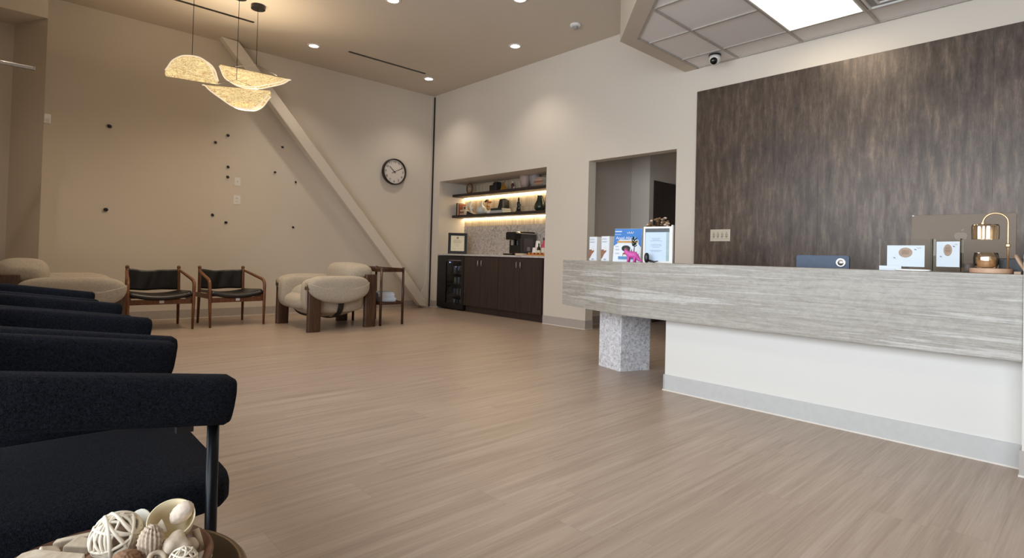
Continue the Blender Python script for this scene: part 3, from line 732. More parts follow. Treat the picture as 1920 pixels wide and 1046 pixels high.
obj('body', lathe(B(), [(0, 0), (.055, 0), (.085, .03), (.092, .07), (.078, .12), (.052, .175), (.045, .215), (.048, .232), (.04, .232), (.038, .2), (0, .19)], 30), plain('dark_green_glaze', (34, 46, 32), .25), t_, smooth=True)

# worktop items
WZ = .9285
t_ = thing('framed_certificate', 'black framed certificate leaning on the niche worktop', 'picture frame', (5.68, 7.51, WZ), math.radians(-38))
lean = RX(math.radians(-12))@T(0, 0, .002)
def fr(bm, w_, h_, b, y0, y1):
    for a in ((-w_/2, w_/2, 0, b), (-w_/2, w_/2, h_-b, h_), (-w_/2, -w_/2+b, b, h_-b), (w_/2-b, w_/2, b, h_-b)): box(bm, a[0], a[1], y0, y1, a[2], a[3])
bm = B(); fr(bm, .32, .36, .045, -.012, .012); bmesh.ops.transform(bm, matrix=lean, verts=bm.verts); obj('frame', bm, M_black, t_, bevel=.002)
obj('sheet', bx(-.116, .116, -.004, 0, .044, .316, lean), M_cream_card, t_)
bm = B(); lathe(bm, solid(.020, 0, .001), 20, lean@T(0, -.0042, .275)@RX(PI/2))
for i, (z, w_) in enumerate(((.238, .13), (.222, .16), (.206, .15), (.19, .16), (.16, .05), (.135, .05))): lines(bm, 0, z, w_, 1, .01, .005, -.0052, -.0042)
for x in (-.06, .06): lines(bm, x, .085, .06, 1, .01, .004, -.0052, -.0042)
for v in bm.verts: pass
# printed lines were built upright: tilt the ones not yet tilted
bm2 = B(); lathe(bm2, solid(.020, 0, .001), 20, T(0, -.0042, .275)@RX(PI/2))
for i, (z, w_) in enumerate(((.238, .13), (.222, .16), (.206, .15), (.19, .16), (.16, .05), (.135, .05))): lines(bm2, 0, z, w_, 1, .01, .004, -.0052, -.0042)
for x in (-.06, .06): lines(bm2, x, .085, .06, 1, .01, .003, -.0052, -.0042)
bmesh.ops.transform(bm2, matrix=lean, verts=bm2.verts); bm.free()
obj('seal_and_text', bm2, plain('sepia_ink', (150, 132, 96), .7), t_)
obj('easel_back', prism(B(), [(0, 0), (.10, 0), (.03, .2)], -.02, .02, T(0, .0, .0)@RZ(PI/2)@RX(PI/2)@T(.02, 0, 0)), M_black, t_)

t_ = thing('coffee_machine', 'black bean-to-cup coffee machine on the niche worktop', 'coffee machine', (5.60, 6.10, WZ), 0)
mgb = plain('gloss_black', (12, 12, 14), .12); mgd = plain('graphite_plastic', (44, 42, 44), .35)
bm = bx(.10, .44, -.12, .12, .0, .345); obj('body', bm, mgd, t_, bevel=.025)
obj('brew_head', bx(-.0, .12, -.115, .115, .23, .352), mgb, t_, bevel=.02)
obj('front_panel', bx(.085, .098, -.11, .11, .03, .229), mgb, t_)
obj('lid', bx(.13, .42, -.10, .10, .3455, .362), mgb, t_, bevel=.006)
obj('top_trim', bx(.0, .43, -.122, -.118, .325, .336), M_steel, t_)
sp = obj('spout', bx(.03, .06, -.02, .02, .15, .2295), M_steel, t_, bevel=.006)
obj('drip_tray', bx(-.05, .098, -.11, .11, .0, .028), mgb, t_, bevel=.006)
obj('water_tank', bx(.16, .36, -.1265, -.1205, .06, .26), plain('tank_grey', (70, 66, 70), .2), t_)
obj('badge', bx(.23, .29, -.129, -.1267, .07, .13), plain('badge_grey', (120, 116, 116), .4), t_)
t_ = thing('snack_tray', 'round pale wooden tray of brown biscuits in front of the coffee machine', 'tray', (5.57, 5.83, WZ+.0005), 0)
obj('tray', lathe(B(), [(0, 0), (.085, 0), (.09, .03), (.083, .03), (.08, .008), (0, .008)], 32), plain('pale_wood', (206, 184, 158), .5), t_, smooth=False)
bis = plain('biscuit', (150, 96, 58), .7); first_b = None
for k in range(6):
    a = k*PI/2.5 if k < 5 else 0; r = .045 if k < 5 else 0
    if first_b is None: o = first_b = obj('biscuit', pillow(B(), (0, 0, 0), (.021, .021, .008), .8, 1, 12, 6), bis, smooth=True)
    else: o = first_b.copy(); COL.objects.link(o)
    o.location = (5.57+r*math.cos(a), 5.83+r*math.sin(a), WZ+.0175)
    tag(o, 'small brown biscuit lying in the round wooden tray', 'biscuit', 'biscuits in the wooden tray')
cup0 = None
for i, (x, y, n, step, lab) in enumerate(((5.80, 5.715, 7, .021, 'white paper cup nested upside down in the taller back stack'), (5.70, 5.68, 3, .012, 'white paper cup nested upside down in the short front stack'))):
    for k in range(n):
        if cup0 is None: o = cup0 = obj('paper_cup', lathe(B(), [(.041, 0), (.0435, .002), (.041, .005), (.031, .095), (0, .095), (0, .093), (.029, .093), (.039, .004)], 20), M_white, smooth=True)
        else: o = cup0.copy(); COL.objects.link(o)
        o.location = (x, y, WZ+.0005+k*step); tag(o, lab, 'paper cup', 'cups in the taller stack' if i == 0 else 'cups in the short stack')
def bottle(lab, x, y, h, r, cb, cc_):
    t = thing('syrup_bottle', lab, 'bottle', (x, y, WZ), 0)
    obj('body', lathe(B(), [(0, 0), (r, 0), (r, h*.6), (r*.4, h*.75), (r*.35, h*.88), (0, h*.88)], 18), plain('bottle_body', cb, .2), t, smooth=True)
    obj('cap', lathe(B(), [(0, h*.8805), (r*.42, h*.8805), (r*.42, h), (0, h)], 14), plain('bottle_cap', cc_, .4), t)
    obj('label', lathe(B(), [(r+.0006, h*.12), (r+.0016, h*.12), (r+.0016, h*.45), (r+.0006, h*.45)], 18), M_cream_card, t)
bottle('small dark syrup bottle beside the paper cups', 5.66, 5.56, .18, .026, (44, 26, 24), (20, 18, 18))
bottle('tall pink syrup bottle at the right end of the worktop', 5.70, 5.50, .26, .034, (196, 70, 96), (40, 34, 34))
t_ = thing('pod_rack', 'low wooden rack of orange-brown coffee pods at the worktop edge', 'rack', (5.575, 5.52, WZ), 0)
obj('rack', bx(-.035, .035, -.17, .17, 0, .018), plain('rack_wood', (196, 140, 86), .5), t_)
for k in range(9):
    obj('pod', lathe(B(), [(0, .0185), (.014, .0185), (.017, .045), (0, .047)], 12, T(0, -.148+.037*k, 0)), plain('pod_brown' if k % 2 else 'pod_orange', (140, 76, 40) if k % 2 else (206, 140, 80), .4), t_, smooth=True)
single('coffee_scoop', tube(B(), [(0, 0, .012), (0, .07, .014), (0, .09, .018)], [.011, .006, .004], 10), M_black, 'small black scoop beside the coffee machine', 'scoop', (5.69, 5.735, WZ), rot=.4, smooth=True)

# ------------------------------------------------------------------ navy tub chairs in a row
def navy_chair(lab, loc, rotz):
    t = thing('tub_chair', lab, 'chair', loc, rotz, 'navy boucle chairs in a row on the left')
    # band: two arms and curved back in one padded loop
    P = []; a = .27
    for k in range(9): P.append((-a, -.312+.312*k/8))
    for k in range(1, 24): th = PI-PI*k/24; P.append((a*math.cos(th), .28*math.sin(th)))
    for k in range(9): P.append((a, -.312*k/8))
    pts = [Vector((x, y, .602+.14*min(max(y+.33, 0), .55))) for x, y in P]
    n = len(pts); bm = B()
    R = [1.0]*n
    ext0 = pts[0]+(pts[0]-pts[1]).normalized()*.022; ext1 = pts[-1]+(pts[-1]-pts[-2]).normalized()*.022
    pts2 = [pts[0]+(ext0-pts[0])*1.0, pts[0]+(ext0-pts[0])*.8, pts[0]+(ext0-pts[0])*.3]+pts[1:-1]+[pts[-1]+(ext1-pts[-1])*.3, pts[-1]+(ext1-pts[-1])*.8, ext1]
    R = [.60, .88, 1.0]+[1.0]*(n-2)+[1.0, .88, .60]
    tube(bm, pts2, R, 20, flat=(.040, .050, .55)); obj('padded_band', bm, M_navy, t, smooth=True)
    def sf(q, p):
        k = 1-.10*max(0, p.y)**2; return (q.x*k, q.y, q.z+.012*max(0, 1-p.x**2-p.y**2)*(1 if p.z > 0 else 0)+wig(q, 11, .002))
    obj('seat', pillow(B(), (.022, -.04, .388), (.262, .325, .050), .42, .24, 72, 20, sf), M_navy, t, smooth=True)
    for s in (-1, 1):
        obj('leg', tube(B(), [(s*.268, -.300, .553), (s*.268, -.302, .3), (s*.268, -.306, 0)], .0115, 16), M_blackmetal, t, smooth=True)
        obj('leg', tube(B(), [(s*.20, .20, .60+.0), (s*.21, .225, .3), (s*.215, .235, 0)], .0115, 12), M_blackmetal, t, smooth=True)
        obj('seat_bracket', tube(B(), [(s*.268, -.302, .30), (s*.22, -.26, .315), (s*.14, -.2, .325)], .008, 8), M_blackmetal, t, smooth=True)
    fr_ = tube(B(), [(-.2, -.25, .322), (.2, -.25, .322), (.21, .22, .322), (-.21, .22, .322)], .009, 8, closed=True); obj('seat_frame', fr_, M_blackmetal, t)
    for s in (-1, 1): obj('arm_clip', bx(s*.268-.008, s*.268+.008, -.262, -.232, .549, .562), M_black, t)
    return t
nc = navy_chair('nearest navy boucle chair at the lower left, its seat and black leg in view', (.035, 1.53, 0), PI/2)
dup(nc, (.072, 2.18, 0), math.radians(87), 'second navy boucle chair in the row, directly behind the nearest one')
dup(nc, (.065, 2.85, 0), math.radians(86), 'third navy boucle chair in the row counting away from the camera')
dup(nc, (.045, 3.66, 0), math.radians(86), 'farthest navy boucle chair in the row, in front of the cream armchair')

# ------------------------------------------------------------------ cream lounge armchairs
def lounge(lab, loc, rotz):
    t = thing('lounge_armchair', lab, 'armchair', loc, rotz, 'cream boucle lounge armchairs with slab legs')
    for sx, ye, top, xx in ((-1, -.372, .50, .475), (1, -.372, .50, .475), (-1, .375, .645, .375), (1, .375, .645, .375)):
        bm = B(); prof = [(.070*math.cos(a)*1.0, .038*math.copysign(abs(math.sin(a))**.7, math.sin(a))) for a in [2*PI*k/24 for k in range(24)]]
        prof = [(.078*math.copysign(abs(math.cos(2*PI*k/28))**.45, math.cos(2*PI*k/28)), .036*math.copysign(abs(math.sin(2*PI*k/28))**.8, math.sin(2*PI*k/28))) for k in range(28)]
        prism(bm, [(sx*xx+q, ye+p) for p, q in prof], 0, top); obj('leg', bm, M_walnut, t, bevel=.006)
    def belly(q, p):
        z = q.z
        if p.z < 0: z = q.z+.10*max(0, p.y)**2*(-p.z)*1.0
        return (q.x, q.y, z+wig(q, 7, .003))
    obj('body', pillow(B(), (0, -.01, .33), (.43, .37, .21), .75, .55, 48, 24, belly), M_cream, t, smooth=True)
    for y in (-.245, -.035):
        pts = []
        for k in range(25):
            a = -PI/2-PI*.62+PI*1.24*k/24
            cx, cz = math.cos(a), math.sin(a)
            yy = (y+.01)/.37; kk = (1-abs(yy)**(2/.55))**(.55/2) if abs(yy) < 1 else 0
            sc = (1-abs(yy)**3.2)
            k1, k2 = (.935, .865) if y < -.1 else (1, 1)
            pts.append((.450*k1*math.copysign(abs(cx)**.75, cx), y, .33+.219*k2*math.copysign(abs(cz)**.75, cz)))
        obj('strap', tube(B(), pts, 1, 8, flat=(.034, .007), up0=(math.cos(-PI*1.12), .01, math.sin(-PI*1.12))), M_leather, t, smooth=True)
    for s in (-1, 1):
        def af(q, p, s=s):
            # draped bolster with a flap hanging outwards over the legs
            z = q.z-.018*p.y*p.y*(1 if p.z > 0 else -4.0)
            x = q.x+s*.020*(1-p.z)*.5-s*.07*max(0, p.y)**2
            return (x, q.y, z+wig(q, 8, .004))
        def pf(q, p, s=s): return (q.x-s*.05*max(0, p.y)**2, q.y+.03*(p.z < 0)*p.z*p.z*(p.y < 0), q.z+wig(q, 8, .003))
        obj('armrest', pillow(B(), (s*.435, -.060, .475), (.105, .395, .155), .50, .36, 72, 26, af), M_cream, t, smooth=True)
        obj('arm_side_cushion', pillow(B(), (s*.345, -.075, .40), (.085, .385, .205), .42, .32, 64, 26, pf), M_cream, t, smooth=True)
    obj('backrest', pillow(B(), (0, .27, .46), (.345, .15, .20), .6, .5, 48, 20), M_cream, t, smooth=True)
    def hf(q, p): return (q.x, q.y, q.z-.05*max(0, -p.y)*(1-p.z)*.5+.012*math.sin(p.x*16)*abs(p.x)**3+wig(q, 9, .005))
    obj('head_cushion', pillow(B(), (0, .275, .655), (.38, .185, .130), .75, .55, 64, 24, hf), M_cream, t, smooth=True)
    def cf(q, p): return (q.x, q.y, q.z-.05*max(0, -p.y-.3)+wig(q, 9, .004))
    obj('seat_cushion', pillow(B(), (0, -.12, .345), (.315, .35, .105), .65, .5, 56, 22, cf), M_cream, t, smooth=True)
    return t
lc = lounge('cream boucle lounge armchair on dark wood slab legs beside the diagonal brace', (2.99, 6.58, 0), -PI/2)
dup(lc, (.43, 6.78, 0), PI/2, 'cream boucle lounge armchair at the far left behind the navy chairs')

# ------------------------------------------------------------------ wooden sling chairs
def sling_chair(lab, loc, rotz):
    t = thing('sling_armchair', lab, 'armchair', loc, rotz, 'wood and black leather sling armchairs')
    for s in (-1, 1):
        pts = [(s*.262, .28, 0), (s*.258, .275, .35), (s*.256, .285, .60), (s*.256, .292, .668)]
        obj('back_post', tube(B(), pts, [.013, .018, .018, .017], 14), M_teak, t, smooth=True)
        obj('finial', pillow(B(), (s*.256, .293, .678), (.021, .021, .022), .9, 1, 16, 10), M_teak, t, smooth=True)
        arm = [(s*.262, .26, .640), (s*.272, .20, .628), (s*.290, .02, .592), (s*.305, -.17, .556), (s*.309, -.215, .540), (s*.312, -.240, .512), (s*.312, -.250, .475), (s*.308, -.262, .25), (s*.303, -.275, 0)]
        obj('arm_and_front_leg', tube(B(), arm, [.013, .015, .017, .018, .018, .018, .018, .017, .012], 14), M_teak, t, smooth=True)
        obj('side_rail', bx(s*.29-.011, s*.29+.011, -.245, .28, .325, .380), M_teak, t, bevel=.004, rot=None)
    obj('front_rail', bx(-.30, .30, -.245, -.223, .285, .340), M_teak, t, bevel=.004)
    obj('rear_rail', bx(-.255, .255, .268, .290, .315, .36), M_teak, t, bevel=.004)
    # slings: thick sagging leather sheets
    def sheet(nx, ny, f, th):
        bm = B(); g = [[bm.verts.new(f(i/nx*2-1, j/ny)) for j in range(ny+1)] for i in range(nx+1)]
        for i in range(nx):
            for j in range(ny): bm.faces.new((g[i][j], g[i+1][j], g[i+1][j+1], g[i][j+1]))
        return bm
    def back(u, v):
        y = .285-.0+.040*(1-u*u)+.006*math.sin(u*9+v*3)*(1-u*u); z = .660-.245*v-.018*(1-u*u)*(1-v)+.004*math.sin(u*5)-.006*(1-u*u)*v
        return (u*.246, y, z)
    o = obj('back_sling', sheet(20, 10, back, 0), M_leather, t, smooth=True); so = o.modifiers.new('thick', 'SOLIDIFY'); so.thickness = .012; so.offset = 0
    def seat(u, v):
        return (u*(.292-.03*v), -.265+.50*v, .418-.045*(1-u*u)*(1-.3*v)-.02*v-.03*max(0, .08-v)/.08)
    o = obj('seat_sling', sheet(20, 14, seat, 0), M_leather, t, smooth=True); so = o.modifiers.new('thick', 'SOLIDIFY'); so.thickness = .032; so.offset = 0
    obj('care_tag', bx(-.02, .025, -.2475, -.2455, .300, .350), M_white, t)
    return t
sc_ = sling_chair('left wooden armchair with black leather sling seat by the back wall', (1.315, 7.30, 0), math.radians(-1))
dup(sc_, (2.075, 7.31, 0), math.radians(4), 'right wooden armchair with black leather sling seat, nearer the middle')

# ------------------------------------------------------------------ two-tier side table with papers
t_ = thing('side_table', 'dark wood two-tier side table behind the right cream armchair', 'side table', (3.675, 6.565, 0))
def stadium(hx, hy, n=8, r=.085):
    pts = []
    for cx, cy, a0 in ((hx-r, hy-r, 0), (-hx+r, hy-r, 90), (-hx+r, -hy+r, 180), (hx-r, -hy+r, 270)):
        for k in range(n+1): a = math.radians(a0+90*k/n); pts.append((cx+r*math.cos(a), cy+r*math.sin(a)))
    return pts
for nm, z0, z1 in (('tabletop', .675, .722), ('lower_shelf', .262, .292)):
    bm = B(); S = stadium(.188, .385); I = stadium(.173, .37, r=.07); prism(bm, S, z0, z1-.012)
    n = len(S)
    lo = [bm.verts.new((*p, z1-.0118)) for p in S]; hi = [bm.verts.new((*p, z1)) for p in S]; li = [bm.verts.new((*p, z1-.0118)) for p in I]; h2 = [bm.verts.new((*p, z1)) for p in I]
    for i in range(n):
        j = (i+1) % n
        for A, C in ((lo, hi), (hi, h2), (h2, li), (li, lo)): bm.faces.new((A[i], A[j], C[j], C[i]))
    obj(nm, bm, M_tablewood, t_)
for x, y in ((-.160, -.365), (.168, -.345), (.165, .355), (-.165, .355)):
    obj('leg', tube(B(), [(x, y, 0), (x, y, .733)], .0165, 14), M_tablewood, t_, smooth=True)
zz = .2925
for k in range(7):
    th = random.choice((.014, .018, .020)); 
    if k == 6: th = .02
    t = thing('folded_booklet', ['bottom', 'second', 'third', 'fourth', 'fifth', 'sixth', 'topmost'][k]+' pale booklet in the stack on the side table lower shelf', 'booklet', (3.655+random.uniform(-.012, .012)+(.02-.006*k), 6.42, zz), random.uniform(-.12, .12), 'pale booklets on the side table shelf')
    wv = random.uniform(-.01, .01)
    obj('cover', bx(-.125, .105+wv, -.15, .15, th-.002, th-.0004), M_paperblue, t); obj('pages', bx(-.12, .10+wv, -.147, .147, 0, th-.0022), M_whitep, t, bevel=.003)
    zz += th

# ------------------------------------------------------------------ accent panel with switch plate
t_ = thing('accent_wall_panel', 'large dark streaked laminate panel covering the wall behind the reception desk', 'wall panel', (W, 3.048, 0))
for k, (y0, y1) in enumerate(((0, -1.2185), (-1.2195, -2.4385), (-2.4395, -4.0))):
    obj('panel_sheet', bx(-.020, -.0005, y1, y0, .0, 2.752), M_panel, t_)
obj('edge_strip', bx(-.022, 0, .0005, .005, 0, 2.752), M_steel, t_)
t_ = thing('switch_plate', 'brass four-gang switch plate on the dark accent panel', 'switch plate', (W-.0205, 2.758, 1.19), -PI/2)
M_sw = plain('champagne_plate', (204, 196, 178), .35, .2, var=.03)
obj('plate', bx(-.108, .108, -.006, 0, -.062, .062), M_sw, t_, bevel=.002)
for k in range(4):
    x = -.069+.046*k
    s_ = obj('toggle', bx(x-.005, x+.005, -.012, -.0062, -.010, .012), M_brass, t_, bevel=.002)
    obj('toggle_slot', bx(x-.009, x+.009, -.0068, -.0061, -.018, .018), M_ink, t_)
    bm = B(); lathe(bm, solid(.0035, 0, .0015), 8, T(x, -.006, .030)@RX(PI/2)); lathe(bm, solid(.0035, 0, .0015), 8, T(x, -.006, -.030)@RX(PI/2)); obj('screw', bm, M_inkdark, t_)

# ------------------------------------------------------------------ reception desk
t_ = thing('reception_desk', 'long travertine-clad reception desk on a white base and stone pedestal', 'desk', (3.376, .262, 0))
O = Vector((3.376, .262))
def rel(p): return (p[0]-O.x, p[1]-O.y)
A1 = (3.376, 2.45)
obj('stone_slab', prism(B(), [rel(p) for p in ((3.376, .264), (3.376, 2.4495), (3.745, 2.325), (3.745, .264))], .503, .8955), M_trav, t_, bevel=.002)
obj('stone_slab', prism(B(), [rel(p) for p in ((3.3763, 2.4508), (3.66, 3.29), (4.23, 3.098), (3.95, 2.258), (3.7457, 2.3259))], .503, .8955), M_trav, t_, bevel=.002)
obj('pedestal', prism(B(), [rel(p) for p in ((3.725, 2.696), (3.796, 2.974), (4.071, 2.880), (4.0, 2.602))], 0, .5025), M_pillar, t_, bevel=.002)
obj('base_wall', bx(.101, .24, .002, 1.872, 0, .5025), M_desk_paint, t_)
k_ = obj('kickboard', bx(.093, .1005, .002, 1.875, .008, .112), plain('desk_kickboard', (190, 190, 188), .45, var=.03), t_)
obj('kickboard_return', bx(.093, .24, 1.8725, 1.880, .008, .112), plain('desk_kickboard2', (190, 190, 188), .45, var=.03), t_)
obj('bead', bx(.088, .24, .002, 1.884, 0, .0078), M_basew, t_)
obj('work_surface', bx(.372, .98, .002, 1.95, .705, .735), M_top, t_, bevel=.002)
obj('end_panel', bx(.372, .95, 1.90, 1.93, 0, .7045), M_cab, t_); obj('drawer_unit', bx(.45, .95, .02, .45, 0, .7045), M_cab, t_)
struct('wall_desk_end', bx(3.355, 4.45, .10, .2615, 0, .985), M_desk_paint)
baseboard('baseboard_desk', [(3.347, 3.355, .10, .2695), (3.3552, 3.46, .2616, .2695)])

# things on the desk; local x runs to the picture's right, front is local -y
DZ = .896
def dthing(name, lab, cat, x, y, rot=-PI/2, group=None, z=DZ): return thing(name, lab, cat, (x, y, z), rot, group)
AR = -PI/2-math.radians(18.7)
def skin_hand(t):
    pts = [(-.058, -.0285, .035), (-.03, -.0285, .055), (.0, -.0285, .062)]
def leaflet(lab, x, y):
    t = dthing('leaflet_box', lab, 'leaflet holder', x, y, AR+.24, 'white leaflet boxes with a hand picture')
    w2, h = .044, .208
    bm = bx(-w2, w2, -.03, .035, 0, h); obj('box', bm, M_white, t, bevel=.0015)
    obj('cover', bx(-w2+.002, w2-.002, -.0312, -.0302, .003, h-.003), M_whitep, t)
    bm = B(); random.seed(3)
    for z, w_ in ((.190, .05), (.182, .06), (.165, .062), (.160, .05)): lines(bm, -.035, z, w_, 1, .01, .0022, -.0322, -.0314, center=False, jit=.1)
    lines(bm, 0, .02, .03, 3, .004, .002, -.0322, -.0314); obj('print', bm, M_ink, t)
    bm = B(); prism(bm, [(-.045, .012), (-.032, .02), (-.012, .052), (.016, .078), (.012, .088), (-.008, .082), (-.02, .095), (-.045, .09)], -.0004, .0004, T(0, -.0318, .004)@RX(PI/2))
    obj('hand_picture', bm, plain('skin_picture', (150, 104, 80), .6), t)
    bm = B(); prism(bm, [(-.02, .10), (.0, .13), (.025, .10), (.01, .085)], -.0004, .0004, T(0, -.0316, .0)@RX(PI/2)); obj('white_shape', bm, M_white, t)
    return t
leaflet('left white leaflet box with a hand picture at the desk end', 3.81, 3.05)
leaflet('right white leaflet box with a hand picture beside the blue sign', 3.735, 2.86)
# countertop sign
t_ = dthing('counter_sign', 'blue and white easel sign with a pictured person on the desk, behind the pink planter', 'sign', 3.64, 2.59, AR+.55)
w2 = .118; h = .262
obj('board', prism(B(), [(-w2-.008, 0), (w2-.012, 0), (w2, h), (-w2+.008, h)], -.002, .002, RX(PI/2)), M_whitep, t_)
obj('blue_panel', prism(B(), [(-w2-.001, .125), (-.08, .15), (-.075, .175), (w2-.030, .175), (w2-.028, .14), (w2-.008, .115), (w2-.001, h-.001), (-w2+.009, h-.001)], -.0006, .0006, T(0, -.0028, 0)@RX(PI/2)), plain('sign_blue', (44, 120, 196), .5, var=.06, scale=12), t_)
bm = B()
text(bm, 'Angel Aligner', .031, T(-.012, -.0040, .188)@RX(PI/2)@Matrix.Shear('XY', 4, (.15, 0)) , .0005)
for v in list(bm.verts): v.co.x *= 1.02
lines(bm, -.108, .244, .06, 1, .01, .008, -.0044, -.0036, center=False, jit=.05); lines(bm, -.108, .218, .07, 1, .01, .003, -.0044, -.0036, center=False)
for k in range(3): tube(bm, [(-.005+.018*k, -.004, .235), (.0+.018*k, -.004, .224), (.008+.018*k, -.004, .228), (.012+.018*k, -.004, .240)], .0025, 6)
obj('sign_text', bm, M_white, t_)
obj('gold_band', bx(-.09, .085, -.0048, -.0042, .150, .166), plain('gold_band', (196, 150, 84), .5, var=.15, scale=20), t_)
bm = lines(B(), -.105, .125, .04, 2, .006, .002, -.0032, -.0024, center=False); lines(bm, -.105, .10, .035, 2, .006, .002, -.0032, -.0024, center=False); lines(bm, -.105, .07, .04, 2, .006, .002, -.0032, -.0024, center=False)
obj('small_print', bm, M_ink, t_)
bm = B(); pillow(bm, (-.014, -.0045, .106), (.036, .0022, .024), .9, .9)
obj('hair_picture', bm, plain('dark_hair', (30, 24, 22), .6), t_, smooth=True)
bm = B(); pillow(bm, (-.013, -.0068, .092), (.013, .0016, .018)); prism(bm, [(-.042, .045), (.016, .045), (.012, .072), (-.002, .082), (-.024, .078), (-.040, .068)], -.0006, .0006, T(0, -.0052, 0)@RX(PI/2)); obj('person_picture', bm, plain('brown_skin', (150, 96, 70), .6), t_)
obj('blue_table_picture', bx(-.078, .06, -.0064, -.0056, .020, .043), plain('mid_blue', (84, 136, 184), .5), t_)
obj('white_top_picture', bx(-.036, .010, -.0064, -.0056, .0435, .057), M_white, t_)
obj('easel_leg', prism(B(), [(0, 0), (.085, 0), (.003, .2)], -.02, .02, RZ(PI/2)@RX(PI/2)@T(.003, 0, 0)), M_whitep, t_)
# dinosaur planter
t_ = dthing('dinosaur_planter', 'pink spiky dinosaur-shaped planter holding a dark succulent', 'planter', 3.47, 2.425, AR+.75)
t_.scale = (.82, .82, .82)
M_pink = plain('pink_plastic', (206, 84, 168), .45)
bm = B(); tube(bm, [(-.075, 0, .105), (-.062, 0, .098), (-.045, 0, .078), (-.02, 0, .068), (.02, 0, .062), (.045, 0, .042), (.066, 0, .018), (.10, -.01, .008)], [.008, .018, .022, .034, .034, .022, .012, .003], 14)
obj('body', bm, M_pink, t_, smooth=True)
for x, s in ((-.03, -1), (-.03, 1), (.025, -1), (.025, 1)):
    obj('leg', tube(B(), [(x, s*.012, .06), (x-.004, s*.022, .03), (x-.006, s*.022, 0)], [.014, .011, .010], 10), M_pink, t_, smooth=True)
bm = B()
for k, (x, z) in enumerate(((-.055, .112), (-.042, .104), (-.028, .104), (-.012, .102), (.01, .098), (.028, .082), (.043, .064))):
    lathe(bm, [(.007, -.012), (.005, .01), (0, .030)], 6, T(x, 0, z-.008)@RY(-.25+.12*k))
obj('spikes', bm, plain('dark_magenta', (96, 40, 84), .5), t_)
bm = B(); tube(bm, [(.012, 0, .09), (.014, 0, .14), (.012, 0, .18)], [.004, .0035, .003], 8)
for k in range(16):
    a = k*2.4; z = .15+.005*k; r = .026+.006*math.sin(k)
    pillow(bm, (0, 0, 0), (.016, .006, .005), .8, .8, 8, 5, None, T(.012+r*.6*math.cos(a), r*.6*math.sin(a), z)@RZ(a)@RY(-.7))
obj('succulent', bm, plain('dark_succulent', (26, 44, 32), .5), t_, smooth=True)
# framed notice
t_ = dthing('framed_notice', 'white framed notice with pale blue paper standing on the desk', 'notice', 3.475, 2.215, -PI/2+.12)
bm = B(); fr(bm, .215, .262, .014, -.012, .004); obj('frame', bm, M_white, t_, bevel=.0015)
obj('side_edge', bx(.108, .118, -.012, .012, 0, .272), M_white, t_)
obj('sheet', bx(-.0935, .0935, -.004, 0, .0142, .2478), M_paperblue, t_)
obj('header_band', bx(-.0935, .0935, -.0056, -.0042, .222, .2476), plain('dark_grey_band', (64, 72, 76), .4), t_)
obj('side_band', bx(.068, .093, -.0056, -.0042, .0145, .2215), plain('grey_green_band', (150, 172, 176), .4), t_)
bm = B()
for z, w_ in ((.178, .09), (.168, .06), (.16, .10), (.135, .10), (.125, .11), (.115, .08), (.092, .11), (.084, .09)): lines(bm, -.01, z, w_, 1, .01, .0028, -.0052, -.0044)
obj('print', bm, plain('pale_ink', (136, 156, 176), .6), t_)
# dark pen holder with a curved tail in front
t_ = dthing('dark_curved_ornament', 'dark rounded ornament with a thin curved tail in front of the notice', 'ornament', 3.415, 2.235, -PI/2)
obj('body', pillow(B(), (-.03, 0, .036), (.018, .018, .036), .8, 1, 18, 12), M_black, t_, smooth=True)
obj('tail', tube(B(), [(-.02, -.005, .018), (.01, -.01, .014), (.04, -.012, .008), (.07, -.008, .014)], [.009, .008, .006, .002], 8), M_black, t_, smooth=True)
# flowers
t_ = dthing('flower_vase', 'vase of dried cream and brown flowers behind the framed notice', 'flowers', 3.63, 2.31, -PI/2)
obj('vase', lathe(B(), [(0, 0), (.035, 0), (.045, .06), (.03, .13), (.025, .18), (.02, .18), (.02, .1), (0, .02)], 20), plain('brown_glass', (90, 60, 40), .2), t_, smooth=True)
random.seed(11); bm = B(); b1 = B(); b2 = B()
for k in range(34):
    a = random.uniform(0, 2*PI); q = random.random()**.5; x = .095*q*math.cos(a); y = .05*q*math.sin(a); z = .255+.095*math.sqrt(max(0, 1-q*q))*random.uniform(.6, 1.05)
    tube(bm, [(0, 0, .15), (.5*x, .5*y, .22), (x, y, z)], .0013, 4)
    pillow(b1 if k % 3 == 0 else b2, (x, y, z), (random.uniform(.009, .016),)*2+(.009,), 1, 1, 8, 5)
obj('stems', bm, plain('dry_brown', (96, 70, 44), .8), t_); obj('pale_blooms', b1, plain('cream_bloom', (206, 184, 164), .8), t_, smooth=True); obj('brown_blooms', b2, plain('brown_bloom', (120, 92, 62), .8), t_, smooth=True)
bm = B(); [pillow(bm, (-.085+.012*k, -.01, .245+.008*k), (.011, .010, .010), 1, 1, 8, 5) for k in range(3)]; obj('red_berries', bm, plain('red_bloom', (150, 50, 56), .7), t_, smooth=True)
